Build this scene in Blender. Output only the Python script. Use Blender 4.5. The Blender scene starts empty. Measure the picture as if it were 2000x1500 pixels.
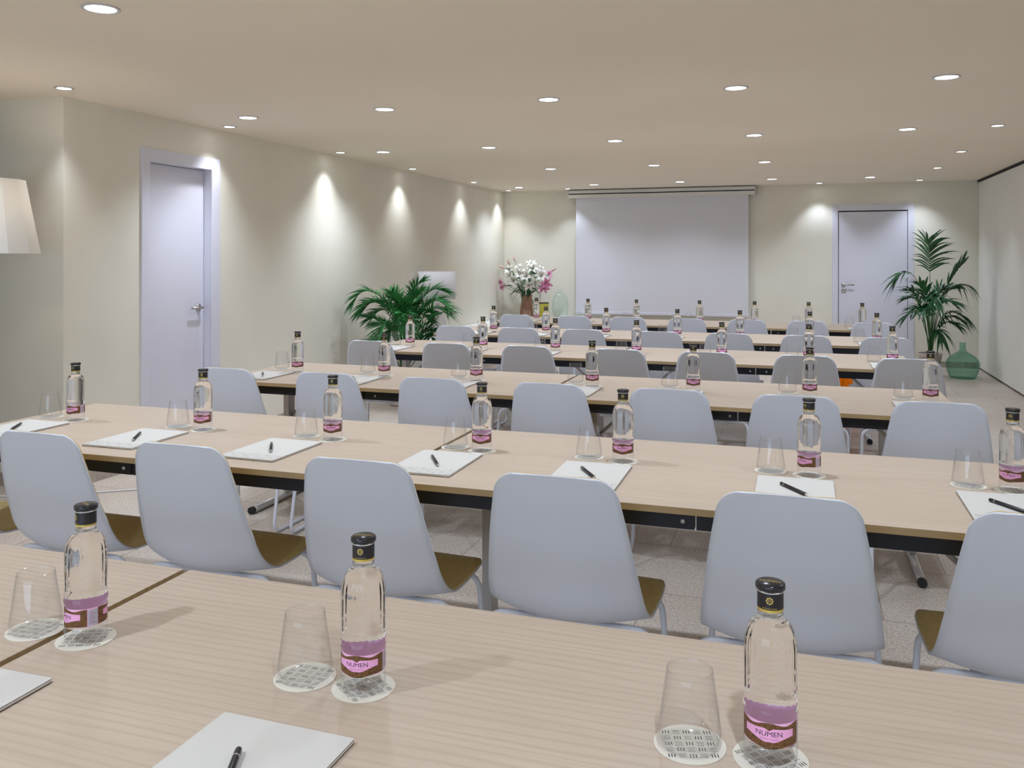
import bpy, bmesh, math, random
from mathutils import Vector, Matrix
random.seed(7)
PI = math.pi
SC = bpy.context.scene
COL = SC.collection

# ------------------------------------------------------------------ camera
YAW = math.atan(565.0 / 1695.0)
cam_d = bpy.data.cameras.new('camera')
cam = bpy.data.objects.new('camera', cam_d)
COL.objects.link(cam)
cam.location = (0, 0, 1.39)
cam.rotation_euler = (PI / 2, 0, YAW)
cam_d.sensor_fit = 'HORIZONTAL'
cam_d.sensor_width = 36.0
cam_d.lens = 1695.0 / 2000.0 * 36.0
cam_d.shift_y = -(750 - 502) / 2000.0
cam_d.clip_start = 0.02
SC.camera = cam
vs = SC.view_settings
vs.view_transform = 'Standard'
vs.look = 'None'
vs.gamma = 1
vs.use_curve_mapping = False
vs.exposure = 0.27
SC.cycles.transparent_max_bounces = 32
SC.cycles.adaptive_threshold = 0.035
SC.cycles.max_bounces = 11
SC.cycles.diffuse_bounces = 5
SC.cycles.glossy_bounces = 3
SC.cycles.transmission_bounces = 9
SC.cycles.sample_clamp_indirect = 3.0
SC.cycles.caustics_reflective = False

# ------------------------------------------------------------------ room numbers
CEIL = 2.345
XL, XR, YB = -4.15, 2.09, 12.09
YC = 4.04          # where the left wall turns into the recess
XREC, YF = -6.4, -4.0
TT = 0.74          # table top height


# ------------------------------------------------------------------ materials
def nt(name):
    m = bpy.data.materials.new(name)
    m.use_nodes = True
    t = m.node_tree
    for n in list(t.nodes):
        t.nodes.remove(n)
    out = t.nodes.new('ShaderNodeOutputMaterial')
    return m, t, out


def simple(name, col, rough=0.5, metal=0.0, spec=0.5, noise=0.0, nscale=20.0, bump=0.0):
    m, t, out = nt(name)
    b = t.nodes.new('ShaderNodeBsdfPrincipled')
    b.inputs['Base Color'].default_value = (*col, 1)
    b.inputs['Roughness'].default_value = rough
    b.inputs['Metallic'].default_value = metal
    b.inputs['Specular IOR Level'].default_value = spec
    t.links.new(b.outputs[0], out.inputs[0])
    if noise or bump:
        tc = t.nodes.new('ShaderNodeTexCoord')
        n = t.nodes.new('ShaderNodeTexNoise')
        n.inputs['Scale'].default_value = nscale
        n.inputs['Detail'].default_value = 5
        t.links.new(tc.outputs['Object'], n.inputs['Vector'])
        if noise:
            r = t.nodes.new('ShaderNodeValToRGB')
            r.color_ramp.elements[0].position = 0.3
            r.color_ramp.elements[1].position = 0.7
            r.color_ramp.elements[0].color = (*[c * (1 - noise) for c in col], 1)
            r.color_ramp.elements[1].color = (*[min(1, c * (1 + noise)) for c in col], 1)
            t.links.new(n.outputs[0], r.inputs[0])
            t.links.new(r.outputs[0], b.inputs['Base Color'])
        if bump:
            bp = t.nodes.new('ShaderNodeBump')
            bp.inputs['Strength'].default_value = bump
            bp.inputs['Distance'].default_value = 0.01
            t.links.new(n.outputs[0], bp.inputs['Height'])
            t.links.new(bp.outputs[0], b.inputs['Normal'])
    return m


def emit(name, col, s):
    m, t, out = nt(name)
    e = t.nodes.new('ShaderNodeEmission')
    e.inputs[0].default_value = (*col, 1)
    e.inputs[1].default_value = s
    t.links.new(e.outputs[0], out.inputs[0])
    return m


def thin_glass(name, tint, edge, blend=0.12, rough=0.03, refl=(0.95, 0.97, 1.0)):
    """Clear thin-walled glass: see-through, mirror-like at grazing angles."""
    m, t, out = nt(name)
    lw = t.nodes.new('ShaderNodeLayerWeight')
    lw.inputs[0].default_value = 0.35
    pw = t.nodes.new('ShaderNodeMath')
    pw.operation = 'POWER'
    pw.inputs[1].default_value = 3.0
    t.links.new(lw.outputs['Facing'], pw.inputs[0])
    mc = t.nodes.new('ShaderNodeMix')
    mc.data_type = 'RGBA'
    mc.inputs[6].default_value = (*tint, 1)
    mc.inputs[7].default_value = (*edge, 1)
    t.links.new(pw.outputs[0], mc.inputs[0])
    tr = t.nodes.new('ShaderNodeBsdfTransparent')
    t.links.new(mc.outputs[2], tr.inputs[0])
    gl = t.nodes.new('ShaderNodeBsdfGlossy')
    gl.inputs['Color'].default_value = (*refl, 1)
    gl.inputs['Roughness'].default_value = rough
    p2 = t.nodes.new('ShaderNodeMath')
    p2.operation = 'POWER'
    p2.inputs[1].default_value = 4.0
    l2 = t.nodes.new('ShaderNodeLayerWeight')
    l2.inputs[0].default_value = 0.5
    t.links.new(l2.outputs['Facing'], p2.inputs[0])
    ma = t.nodes.new('ShaderNodeMath')
    ma.operation = 'MULTIPLY_ADD'
    ma.inputs[1].default_value = blend * 3
    ma.inputs[2].default_value = 0.025
    t.links.new(p2.outputs[0], ma.inputs[0])
    mx = t.nodes.new('ShaderNodeMixShader')
    t.links.new(ma.outputs[0], mx.inputs[0])
    t.links.new(tr.outputs[0], mx.inputs[1])
    t.links.new(gl.outputs[0], mx.inputs[2])
    t.links.new(mx.outputs[0], out.inputs[0])
    return m


def solid_glass(name, col, ior):
    m, t, out = nt(name)
    g = t.nodes.new('ShaderNodeBsdfGlass')
    g.inputs['Color'].default_value = (*col, 1)
    g.inputs['Roughness'].default_value = 0.0
    g.inputs['IOR'].default_value = ior
    t.links.new(g.outputs[0], out.inputs[0])
    return m


def wood(name, ca, cb, cc, scale=1.0, rough=0.42):
    """Light oak laminate, grain running along the object's x axis."""
    m, t, out = nt(name)
    b = t.nodes.new('ShaderNodeBsdfPrincipled')
    b.inputs['Roughness'].default_value = rough
    b.inputs['Specular IOR Level'].default_value = 0.35
    tc = t.nodes.new('ShaderNodeTexCoord')
    oi = t.nodes.new('ShaderNodeObjectInfo')
    off = t.nodes.new('ShaderNodeVectorMath')
    off.operation = 'MULTIPLY_ADD'
    off.inputs[1].default_value = (7, 13, 0)
    cmb = t.nodes.new('ShaderNodeCombineXYZ')
    for i in range(3):
        t.links.new(oi.outputs['Random'], cmb.inputs[i])
    t.links.new(cmb.outputs[0], off.inputs[0])
    t.links.new(tc.outputs['Object'], off.inputs[2])

    def nz(sx, sy, detail, dist):
        mp = t.nodes.new('ShaderNodeMapping')
        mp.inputs['Scale'].default_value = (sx * scale, sy * scale, 3)
        t.links.new(off.outputs[0], mp.inputs[0])
        n = t.nodes.new('ShaderNodeTexNoise')
        n.inputs['Scale'].default_value = 1.0
        n.inputs['Detail'].default_value = detail
        n.inputs['Distortion'].default_value = dist
        t.links.new(mp.outputs[0], n.inputs['Vector'])
        return n
    broad = nz(1.3, 8.0, 4, 1.2)
    fine = nz(4.0, 80.0, 4, 0.5)
    mp = t.nodes.new('ShaderNodeMapping')
    mp.inputs['Scale'].default_value = (0.55, 5.0, 1)
    t.links.new(off.outputs[0], mp.inputs[0])
    wv = t.nodes.new('ShaderNodeTexWave')
    wv.wave_type = 'BANDS'
    wv.bands_direction = 'Y'
    wv.inputs['Scale'].default_value = 3.2
    wv.inputs['Distortion'].default_value = 9.0
    wv.inputs['Detail'].default_value = 3.0
    wv.inputs['Detail Scale'].default_value = 0.8
    t.links.new(mp.outputs[0], wv.inputs['Vector'])
    r = t.nodes.new('ShaderNodeValToRGB')
    r.color_ramp.elements[0].position = 0.3
    r.color_ramp.elements[0].color = (*ca, 1)
    r.color_ramp.elements[1].position = 0.72
    r.color_ramp.elements[1].color = (*cb, 1)
    t.links.new(broad.outputs[0], r.inputs[0])
    mA = t.nodes.new('ShaderNodeMix')
    mA.data_type = 'RGBA'
    mA.inputs[7].default_value = (*cc, 1)
    t.links.new(r.outputs[0], mA.inputs[6])
    f1 = t.nodes.new('ShaderNodeMapRange')
    f1.inputs[1].default_value = 0.42
    f1.inputs[2].default_value = 0.68
    f1.inputs[3].default_value = 0.0
    f1.inputs[4].default_value = 0.20
    t.links.new(fine.outputs[0], f1.inputs[0])
    t.links.new(f1.outputs[0], mA.inputs[0])
    mB = t.nodes.new('ShaderNodeMix')
    mB.data_type = 'RGBA'
    mB.inputs[7].default_value = (*cc, 1)
    t.links.new(mA.outputs[2], mB.inputs[6])
    f2 = t.nodes.new('ShaderNodeMapRange')
    f2.inputs[1].default_value = 0.62
    f2.inputs[2].default_value = 1.0
    f2.inputs[3].default_value = 0.0
    f2.inputs[4].default_value = 0.36
    t.links.new(wv.outputs['Fac'], f2.inputs[0])
    t.links.new(f2.outputs[0], mB.inputs[0])
    t.links.new(mB.outputs[2], b.inputs['Base Color'])
    t.links.new(b.outputs[0], out.inputs[0])
    return m


def floor_mat():
    m, t, out = nt('stone_tiles')
    b = t.nodes.new('ShaderNodeBsdfPrincipled')
    b.inputs['Roughness'].default_value = 0.38
    b.inputs['Specular IOR Level'].default_value = 0.4
    tc = t.nodes.new('ShaderNodeTexCoord')
    n1 = t.nodes.new('ShaderNodeTexNoise')
    n1.inputs['Scale'].default_value = 1.6
    n1.inputs['Detail'].default_value = 6
    t.links.new(tc.outputs['Object'], n1.inputs['Vector'])
    r = t.nodes.new('ShaderNodeValToRGB')
    r.color_ramp.elements[0].position = 0.35
    r.color_ramp.elements[0].color = (0.56, 0.48, 0.41, 1)
    r.color_ramp.elements[1].position = 0.68
    r.color_ramp.elements[1].color = (0.69, 0.62, 0.55, 1)
    t.links.new(n1.outputs[0], r.inputs[0])
    n2 = t.nodes.new('ShaderNodeTexNoise')
    n2.inputs['Scale'].default_value = 95
    n2.inputs['Detail'].default_value = 4
    n2.inputs['Roughness'].default_value = 0.7
    t.links.new(tc.outputs['Object'], n2.inputs['Vector'])
    r2 = t.nodes.new('ShaderNodeValToRGB')
    r2.color_ramp.elements[0].position = 0.36
    r2.color_ramp.elements[0].color = (0.62, 0.58, 0.55, 1)
    r2.color_ramp.elements[1].position = 0.56
    r2.color_ramp.elements[1].color = (1.05, 1.05, 1.05, 1)
    t.links.new(n2.outputs[0], r2.inputs[0])
    mu = t.nodes.new('ShaderNodeMix')
    mu.data_type = 'RGBA'
    mu.blend_type = 'MULTIPLY'
    mu.inputs[0].default_value = 1.0
    t.links.new(r.outputs[0], mu.inputs[6])
    t.links.new(r2.outputs[0], mu.inputs[7])
    br = t.nodes.new('ShaderNodeTexBrick')
    br.offset = 0.5
    br.inputs['Scale'].default_value = 1.0
    br.inputs['Mortar Size'].default_value = 0.003
    br.inputs['Brick Width'].default_value = 0.60
    br.inputs['Row Height'].default_value = 0.60
    br.inputs['Color1'].default_value = (1.0, 1.0, 1.0, 1)
    br.inputs['Color2'].default_value = (0.90, 0.885, 0.87, 1)
    br.inputs['Mortar'].default_value = (0.55, 0.5, 0.46, 1)
    t.links.new(tc.outputs['Object'], br.inputs['Vector'])
    m2 = t.nodes.new('ShaderNodeMix')
    m2.data_type = 'RGBA'
    m2.blend_type = 'MULTIPLY'
    m2.inputs[0].default_value = 1.0
    t.links.new(mu.outputs[2], m2.inputs[6])
    t.links.new(br.outputs['Color'], m2.inputs[7])
    t.links.new(m2.outputs[2], b.inputs['Base Color'])
    t.links.new(b.outputs[0], out.inputs[0])
    return m


def leaf_mat(name, a, b_, rough=0.4):
    m, t, out = nt(name)
    b = t.nodes.new('ShaderNodeBsdfPrincipled')
    b.inputs['Roughness'].default_value = rough
    tc = t.nodes.new('ShaderNodeTexCoord')
    n = t.nodes.new('ShaderNodeTexNoise')
    n.inputs['Scale'].default_value = 9
    t.links.new(tc.outputs['Object'], n.inputs['Vector'])
    r = t.nodes.new('ShaderNodeValToRGB')
    r.color_ramp.elements[0].position = 0.35
    r.color_ramp.elements[0].color = (*a, 1)
    r.color_ramp.elements[1].position = 0.65
    r.color_ramp.elements[1].color = (*b_, 1)
    t.links.new(n.outputs[0], r.inputs[0])
    t.links.new(r.outputs[0], b.inputs['Base Color'])
    t.links.new(b.outputs[0], out.inputs[0])
    return m


def lampshade_mat():
    m, t, out = nt('white_lamp_fabric')
    d = t.nodes.new('ShaderNodeBsdfDiffuse')
    d.inputs[0].default_value = (0.86, 0.85, 0.83, 1)
    tr = t.nodes.new('ShaderNodeBsdfTranslucent')
    tr.inputs[0].default_value = (0.86, 0.84, 0.80, 1)
    mx = t.nodes.new('ShaderNodeMixShader')
    mx.inputs[0].default_value = 0.4
    t.links.new(d.outputs[0], mx.inputs[1])
    t.links.new(tr.outputs[0], mx.inputs[2])
    t.links.new(mx.outputs[0], out.inputs[0])
    return m


M = dict(
    ceil=simple('ceiling_paint', (0.90, 0.815, 0.69), 0.9, spec=0.1, noise=0.012, nscale=1.2),
    wall=simple('cream_plaster', (0.80, 0.765, 0.665), 0.85, spec=0.15, noise=0.025, nscale=2.5, bump=0.05),
    panel=simple('pale_laminate_panel', (0.86, 0.85, 0.80), 0.5, spec=0.3, noise=0.02, nscale=3),
    door=simple('white_lacquer', (0.71, 0.705, 0.79), 0.4, spec=0.4),
    stone=simple('stone_skirting', (0.42, 0.36, 0.31), 0.5, noise=0.2, nscale=30),
    dark=simple('shadow_gap_black', (0.02, 0.018, 0.016), 0.7),
    gap=simple('door_gap_grey', (0.09, 0.08, 0.08), 0.7),
    screen=simple('projection_fabric', (0.72, 0.715, 0.765), 0.9, spec=0.05),
    case=simple('screen_case_white', (0.74, 0.72, 0.67), 0.45),
    wood=wood('pale_oak_laminate', (0.56, 0.448, 0.345), (0.61, 0.498, 0.39), (0.45, 0.34, 0.245)),
    woodedge=wood('oak_edge_band', (0.42, 0.30, 0.16), (0.46, 0.335, 0.185), (0.34, 0.23, 0.12)),
    black=simple('black_powder_coat', (0.012, 0.012, 0.017), 0.45, spec=0.3),
    grey=simple('silver_grey_leg', (0.48, 0.46, 0.45), 0.4, metal=0.35),
    foot=simple('light_grey_foot', (0.62, 0.61, 0.61), 0.35, metal=0.3),
    shell=simple('white_polypropylene', (0.69, 0.715, 0.79), 0.42, spec=0.4),
    olive=simple('olive_brown_upholstery', (0.60, 0.46, 0.20), 0.55, noise=0.08, nscale=60, spec=0.3),
    seatw=simple('pale_grey_seat', (0.66, 0.68, 0.74), 0.5),
    tube=simple('white_steel_tube', (0.72, 0.74, 0.82), 0.3, spec=0.5),
    bottle=solid_glass('water_filled_glass', (0.985, 0.985, 0.985), 1.38),
    tumbler=thin_glass('clear_tumbler_glass', (0.985, 0.985, 0.985), (0.70, 0.70, 0.72), 0.16),
    basegl=thin_glass('thick_bottle_foot_glass', (0.97, 0.97, 0.98), (0.80, 0.80, 0.83), 0.22),
    jug=thin_glass('pale_green_glass', (0.955, 0.985, 0.98), (0.78, 0.87, 0.85), 0.15),
    clear=thin_glass('clear_lamp_glass', (0.90, 0.91, 0.95), (0.66, 0.68, 0.75), 0.15),
    green=thin_glass('sea_green_glass', (0.77, 0.90, 0.85), (0.36, 0.60, 0.52), 0.12),
    amber=thin_glass('amber_glass', (0.97, 0.66, 0.12), (0.70, 0.22, 0.02), 0.12),
    yellow=thin_glass('yellow_glass', (0.94, 0.92, 0.58), (0.72, 0.66, 0.25), 0.12),
    cap=simple('black_cap_plastic', (0.010, 0.010, 0.016), 0.22, spec=0.6),
    sleeve=simple('black_paper_sleeve', (0.012, 0.010, 0.014), 0.4),
    gold=simple('gold_print', (0.62, 0.47, 0.10), 0.35, metal=0.4),
    white=simple('white_print', (0.8, 0.8, 0.8), 0.5),
    pink=simple('pink_label', (0.88, 0.42, 0.70), 0.5),
    pinkd=simple('deep_pink_label_inside', (0.92, 0.50, 0.76), 0.5),
    frame=simple('brown_ornate_print', (0.15, 0.065, 0.018), 0.5, noise=0.75, nscale=420),
    ink=simple('dark_print', (0.05, 0.02, 0.04), 0.6),
    small=simple('mauve_small_print', (0.40, 0.16, 0.30), 0.6),
    back=simple('grey_lilac_label', (0.50, 0.48, 0.58), 0.6),
    coaster=simple('cream_paper_board', (0.80, 0.75, 0.64), 0.8, spec=0.2),
    paper=simple('cream_pad_paper', (0.66, 0.64, 0.59), 0.75, spec=0.2),
    padedge=simple('notepad_brown_edge', (0.10, 0.055, 0.05), 0.7),
    pattern=simple('black_dash_print', (0.03, 0.03, 0.035), 0.7),
    patterng=simple('grey_dash_print', (0.36, 0.36, 0.37), 0.7),
    penb=simple('black_pen_barrel', (0.008, 0.008, 0.014), 0.25, spec=0.6),
    chrome=simple('polished_metal', (0.75, 0.75, 0.76), 0.2, metal=1.0),
    steel=simple('brushed_steel', (0.50, 0.49, 0.48), 0.3, metal=1.0),
    shade=lampshade_mat(),
    bench=simple('white_bench_board', (0.84, 0.84, 0.83), 0.45),
    terra=simple('brown_clay_glaze', (0.33, 0.165, 0.105), 0.5, noise=0.3, nscale=7),
    potp=simple('pale_clay_pot', (0.60, 0.50, 0.46), 0.7, noise=0.06, nscale=14),
    soil=simple('dark_soil', (0.03, 0.022, 0.016), 0.95),
    areca=leaf_mat('areca_leaf', (0.016, 0.13, 0.03), (0.04, 0.25, 0.06)),
    kentia=leaf_mat('kentia_leaf', (0.008, 0.06, 0.016), (0.02, 0.125, 0.032), 0.32),
    stem=simple('green_stem', (0.04, 0.14, 0.03), 0.5),
    lilyw=simple('white_lily_petal', (0.82, 0.80, 0.74), 0.5),
    lilyp=simple('pink_lily_petal', (0.72, 0.24, 0.46), 0.5),
    bud=simple('pink_green_bud', (0.62, 0.42, 0.36), 0.5),
    leafd=simple('dark_lily_leaf', (0.02, 0.085, 0.03), 0.4),
    stamen=simple('ochre_stamen', (0.5, 0.25, 0.04), 0.6),
    rubber=simple('black_rubber', (0.012, 0.012, 0.012), 0.6),
    cablew=simple('white_cable', (0.7, 0.7, 0.72), 0.4),
    lamp=emit('lit_downlight', (0.93, 0.96, 1.0), 9.0),
    trim=simple('white_trim_ring', (0.66, 0.66, 0.68), 0.35, metal=0.2),
    floor=floor_mat(),
)


# ------------------------------------------------------------------ helpers
def obj(name, bm, mats, parent=None, smooth=False, bevel=0.0):
    me = bpy.data.meshes.new(name)
    bmesh.ops.recalc_face_normals(bm, faces=bm.faces[:])
    bm.to_mesh(me)
    bm.free()
    if not isinstance(mats, (list, tuple)):
        mats = [mats]
    for m in mats:
        me.materials.append(m)
    if smooth:
        for p in me.polygons:
            p.use_smooth = True
    o = bpy.data.objects.new(name, me)
    COL.objects.link(o)
    if parent:
        o.parent = parent
    if bevel:
        md = o.modifiers.new('bevel', 'BEVEL')
        md.width = bevel
        md.segments = 2
        md.limit_method = 'ANGLE'
    return o


def thing(name, label, cat, loc=(0, 0, 0), rz=0.0, group=None):
    o = bpy.data.objects.new(name, None)
    COL.objects.link(o)
    o.empty_display_size = 0.1
    o.location = loc
    o.rotation_euler = (0, 0, rz)
    o['label'] = label
    o['category'] = cat
    if group:
        o['group'] = group
    return o


def tag(o, label, cat, group=None):
    o['label'] = label
    o['category'] = cat
    if group:
        o['group'] = group
    return o


def struct(o):
    o['kind'] = 'structure'
    return o


def dup(root, loc, rz, label, group=None):
    """A copy of a thing with copies of its parts and their sub-parts."""
    r = root.copy()
    COL.objects.link(r)
    r.location = loc
    r.rotation_euler = (0, 0, rz)
    r['label'] = label
    if group:
        r['group'] = group
    for ch in list(root.children):
        if ch.type == 'LIGHT':
            continue
        c = ch.copy()
        COL.objects.link(c)
        c.parent = r
        for g in ch.children:
            d = g.copy()
            COL.objects.link(d)
            d.parent = c
    return r


def box(bm, x0, x1, y0, y1, z0, z1, mi=0):
    v = [bm.verts.new(p) for p in [(x0, y0, z0), (x1, y0, z0), (x1, y1, z0), (x0, y1, z0),
                                   (x0, y0, z1), (x1, y0, z1), (x1, y1, z1), (x0, y1, z1)]]
    for q in [(3, 2, 1, 0), (4, 5, 6, 7), (0, 1, 5, 4), (1, 2, 6, 5), (2, 3, 7, 6), (3, 0, 4, 7)]:
        f = bm.faces.new([v[i] for i in q])
        f.material_index = mi


def lathe(bm, prof, n=32, mi=0, close=False, flute=None, cx=0, cy=0):
    """Revolve (r, z) pairs about z. flute(a, r, z) may alter the radius."""
    rings = []
    for r, z in prof:
        if r < 1e-6:
            rings.append([bm.verts.new((cx, cy, z))])
        else:
            ring = []
            for i in range(n):
                a = 2 * PI * i / n
                rr = flute(a, r, z) if flute else r
                ring.append(bm.verts.new((cx + rr * math.cos(a), cy + rr * math.sin(a), z)))
            rings.append(ring)
    pairs = list(zip(rings[:-1], rings[1:]))
    if close:
        pairs.append((rings[-1], rings[0]))
    for A, B in pairs:
        for i in range(n):
            j = (i + 1) % n
            if len(A) == 1 and len(B) == 1:
                continue
            if len(A) == 1:
                f = bm.faces.new([A[0], B[i], B[j]])
            elif len(B) == 1:
                f = bm.faces.new([A[i], A[j], B[0]])
            else:
                f = bm.faces.new([A[i], A[j], B[j], B[i]])
            f.material_index = mi
            f.smooth = True


def fillet(pts, r, n=5):
    """Round the corners of a polyline."""
    pts = [Vector(p) for p in pts]
    out = [pts[0]]
    for i in range(1, len(pts) - 1):
        p, a, b = pts[i], pts[i - 1], pts[i + 1]
        da, db = (a - p), (b - p)
        k = min(r, da.length * 0.48, db.length * 0.48)
        s, e = p + da.normalized() * k, p + db.normalized() * k
        for j in range(n + 1):
            t = j / n
            out.append(s * (1 - t) ** 2 + p * 2 * t * (1 - t) + e * t ** 2)
    out.append(pts[-1])
    return out


def tube(bm, pts, r, n=10, mi=0, r1=None, caps=True):
    pts = [Vector(p) for p in pts]
    prev = None
    rings = []
    up = Vector((0, 0, 1))
    for i, p in enumerate(pts):
        d = (pts[min(i + 1, len(pts) - 1)] - pts[max(i - 1, 0)]).normalized()
        if prev is None:
            x = d.cross(up)
            if x.length < 1e-3:
                x = d.cross(Vector((1, 0, 0)))
        else:
            x = prev - d * prev.dot(d)
        x.normalize()
        prev = x
        y = d.cross(x)
        rr = r if r1 is None else r + (r1 - r) * i / (len(pts) - 1)
        rings.append([bm.verts.new(p + (x * math.cos(2 * PI * k / n) + y * math.sin(2 * PI * k / n)) * rr) for k in range(n)])
    for A, B in zip(rings[:-1], rings[1:]):
        for k in range(n):
            f = bm.faces.new([A[k], A[(k + 1) % n], B[(k + 1) % n], B[k]])
            f.smooth = True
            f.material_index = mi
    if caps:
        for R in (rings[0], rings[-1]):
            f = bm.faces.new(R)
            f.material_index = mi


def prism(bm, poly, z0, z1, mi_top=0, mi_side=0):
    a = [bm.verts.new((x, y, z0)) for x, y in poly]
    b = [bm.verts.new((x, y, z1)) for x, y in poly]
    bm.faces.new(list(reversed(a))).material_index = mi_side
    bm.faces.new(b).material_index = mi_top
    n = len(poly)
    for i in range(n):
        f = bm.faces.new([a[i], a[(i + 1) % n], b[(i + 1) % n], b[i]])
        f.material_index = mi_side


def rrect(w, h, r, n=5, cx=0, cy=0):
    out = []
    for sx, sy, a0 in ((1, 1, 0), (-1, 1, PI / 2), (-1, -1, PI), (1, -1, 1.5 * PI)):
        for i in range(n + 1):
            a = a0 + PI / 2 * i / n
            out.append((cx + sx * (w / 2 - r) + r * math.cos(a), cy + sy * (h / 2 - r) + r * math.sin(a)))
    return out


def text_polys(txt, size):
    """Triangulated outline of a word in the built-in font, centred, as (verts, faces) in 2-D."""
    c = bpy.data.curves.new('lettering', 'FONT')
    c.body = txt
    c.size = size
    c.align_x = 'CENTER'
    c.align_y = 'CENTER'
    c.resolution_u = 3
    o = bpy.data.objects.new('lettering', c)
    COL.objects.link(o)
    dg = bpy.context.evaluated_depsgraph_get()
    me = o.evaluated_get(dg).to_mesh()
    vs_ = [(v.co.x, v.co.y) for v in me.vertices]
    fs_ = [tuple(p.vertices) for p in me.polygons]
    o.evaluated_get(dg).to_mesh_clear()
    bpy.data.objects.remove(o)
    bpy.data.curves.remove(c)
    return vs_, fs_


def wrap_text(bm, txt, size, r, z, a0, mi, sx=1.0):
    """Letters wrapped round a cylinder of radius r, facing angle a0."""
    V, F = text_polys(txt, size)
    vv = []
    for x, y in V:
        a = a0 + x * sx / r
        vv.append(bm.verts.new((r * math.cos(a), r * math.sin(a), z + y)))
    for f in F:
        try:
            bm.faces.new([vv[i] for i in f]).material_index = mi
        except ValueError:
            pass


def band(bm, r, a0, a1, zlo, zhi, mi, n=28):
    """Part of a cylinder wall between two heights (functions of 0..1)."""
    lo, hi = [], []
    for i in range(n + 1):
        t = i / n
        a = a0 + (a1 - a0) * t
        lo.append(bm.verts.new((r * math.cos(a), r * math.sin(a), zlo(t))))
        hi.append(bm.verts.new((r * math.cos(a), r * math.sin(a), zhi(t))))
    for i in range(n):
        f = bm.faces.new([lo[i], lo[i + 1], hi[i + 1], hi[i]])
        f.material_index = mi
        f.smooth = True


ORD = ['first', 'second', 'third', 'fourth', 'fifth', 'sixth', 'seventh']
ROWN = dict(A='front', B='second', C='third', D='fourth', E='fifth', F='last')

# ================================================================== ROOM
bm = bmesh.new(); box(bm, XREC, XR + 0.12, YF, YB, -0.06, 0)
struct(obj('floor', bm, M['floor']))
bm = bmesh.new(); box(bm, XREC - 0.1, XR + 0.2, YF - 0.1, YB + 0.1, CEIL, CEIL + 0.08)
struct(obj('ceiling', bm, M['ceil']))
D1a, D1b, D1h = 4.735, 5.40, 2.045     # left door opening (y range, height)
bm = bmesh.new()
box(bm, XL - 0.12, XL, YC, D1a, 0, CEIL)
box(bm, XL - 0.12, XL, D1b, YB, 0, CEIL)
box(bm, XL - 0.12, XL, D1a, D1b, D1h, CEIL)
struct(obj('wall_left', bm, M['wall']))
bm = bmesh.new(); box(bm, XREC, XL - 0.12, YC, YC + 0.12, 0, CEIL)
struct(obj('wall_recess', bm, M['wall']))
bm = bmesh.new(); box(bm, -4.62, -4.5, YF, 3.0, 0, CEIL)  # unseen wall segment added to keep light out of the recess
struct(obj('wall_light_blocker', bm, M['wall']))
bm = bmesh.new(); box(bm, XREC - 0.1, XREC, YF, YC + 0.12, 0, CEIL)
struct(obj('wall_far_left', bm, M['wall']))
# unseen wide window, added behind the camera to bring in bluish daylight
WX0, WX1, WZ0, WZ1 = -3.6, 0.9, 0.25, 2.15
bm = bmesh.new()
box(bm, XREC, WX0, YF - 0.1, YF, 0, CEIL)
box(bm, WX1, XR + 0.12, YF - 0.1, YF, 0, CEIL)
box(bm, WX0, WX1, YF - 0.1, YF, 0, WZ0)
box(bm, WX0, WX1, YF - 0.1, YF, WZ1, CEIL)
struct(obj('wall_front', bm, M['wall']))
bm = bmesh.new()
for x0 in (WX0, WX0 + 1.48, WX0 + 2.97, WX1 - 0.06):
    box(bm, x0, x0 + 0.06, YF - 0.08, YF - 0.02, WZ0, WZ1)
for z0 in (WZ0, WZ1 - 0.06):
    box(bm, WX0, WX1, YF - 0.078, YF - 0.022, z0, z0 + 0.06)
struct(obj('added_window', bm, M['door']))
dl = bpy.data.lights.new('daylight', 'AREA')
dl.shape = 'RECTANGLE'
dl.size, dl.size_y = WX1 - WX0 + 0.4, WZ1 - WZ0 + 0.3
dl.energy = 112
dl.color = (0.60, 0.78, 1.0)
do = bpy.data.objects.new('daylight', dl)
COL.objects.link(do)
do.location = ((WX0 + WX1) / 2, YF - 0.35, (WZ0 + WZ1) / 2)
do.rotation_euler = (PI / 2, 0, 0)
D2a, D2b, D2h = 0.45, 1.295, 1.998
bm = bmesh.new()
box(bm, XL - 0.12, D2a, YB, YB + 0.1, 0, CEIL)
box(bm, D2b, XR + 0.12, YB, YB + 0.1, 0, CEIL)
box(bm, D2a, D2b, YB, YB + 0.1, D2h, CEIL)
struct(obj('wall_back', bm, M['wall']))

# folding partition on the right: panels hung between two dark shadow gaps
bm = bmesh.new(); box(bm, XR + 0.05, XR + 0.12, YF, YB, 0, CEIL)
wr = struct(obj('wall_right', bm, M['dark']))
y = YB - 0.004
while y > YF:
    y2 = max(YF, y - 1.10)
    bm = bmesh.new(); box(bm, XR, XR + 0.055, y2 + 0.004, y, 0.022, CEIL - 0.028)
    obj('folding_panel', bm, M['panel'], wr, bevel=0.003)
    y = y2
bm = bmesh.new(); box(bm, XR - 0.012, XR + 0.05, YF, YB, CEIL - 0.02, CEIL - 0.0005)
struct(obj('trim_1', bm, M['dark']))

# stone skirtings
bm = bmesh.new()
box(bm, XL, XL + 0.012, YC - 0.012, D1a - 0.075, 0, 0.075)
box(bm, XL, XL + 0.012, D1b + 0.085, YB, 0, 0.075)
struct(obj('baseboard_left', bm, M['stone']))
bm = bmesh.new(); box(bm, XREC, XL, YC - 0.012, YC, 0, 0.075)
struct(obj('baseboard_recess', bm, M['stone']))
bm = bmesh.new()
box(bm, XL + 0.012, D2a - 0.07, YB - 0.012, YB, 0, 0.075)
box(bm, D2b + 0.07, XR, YB - 0.012, YB, 0, 0.075)
struct(obj('baseboard_back', bm, M['stone']))


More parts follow.
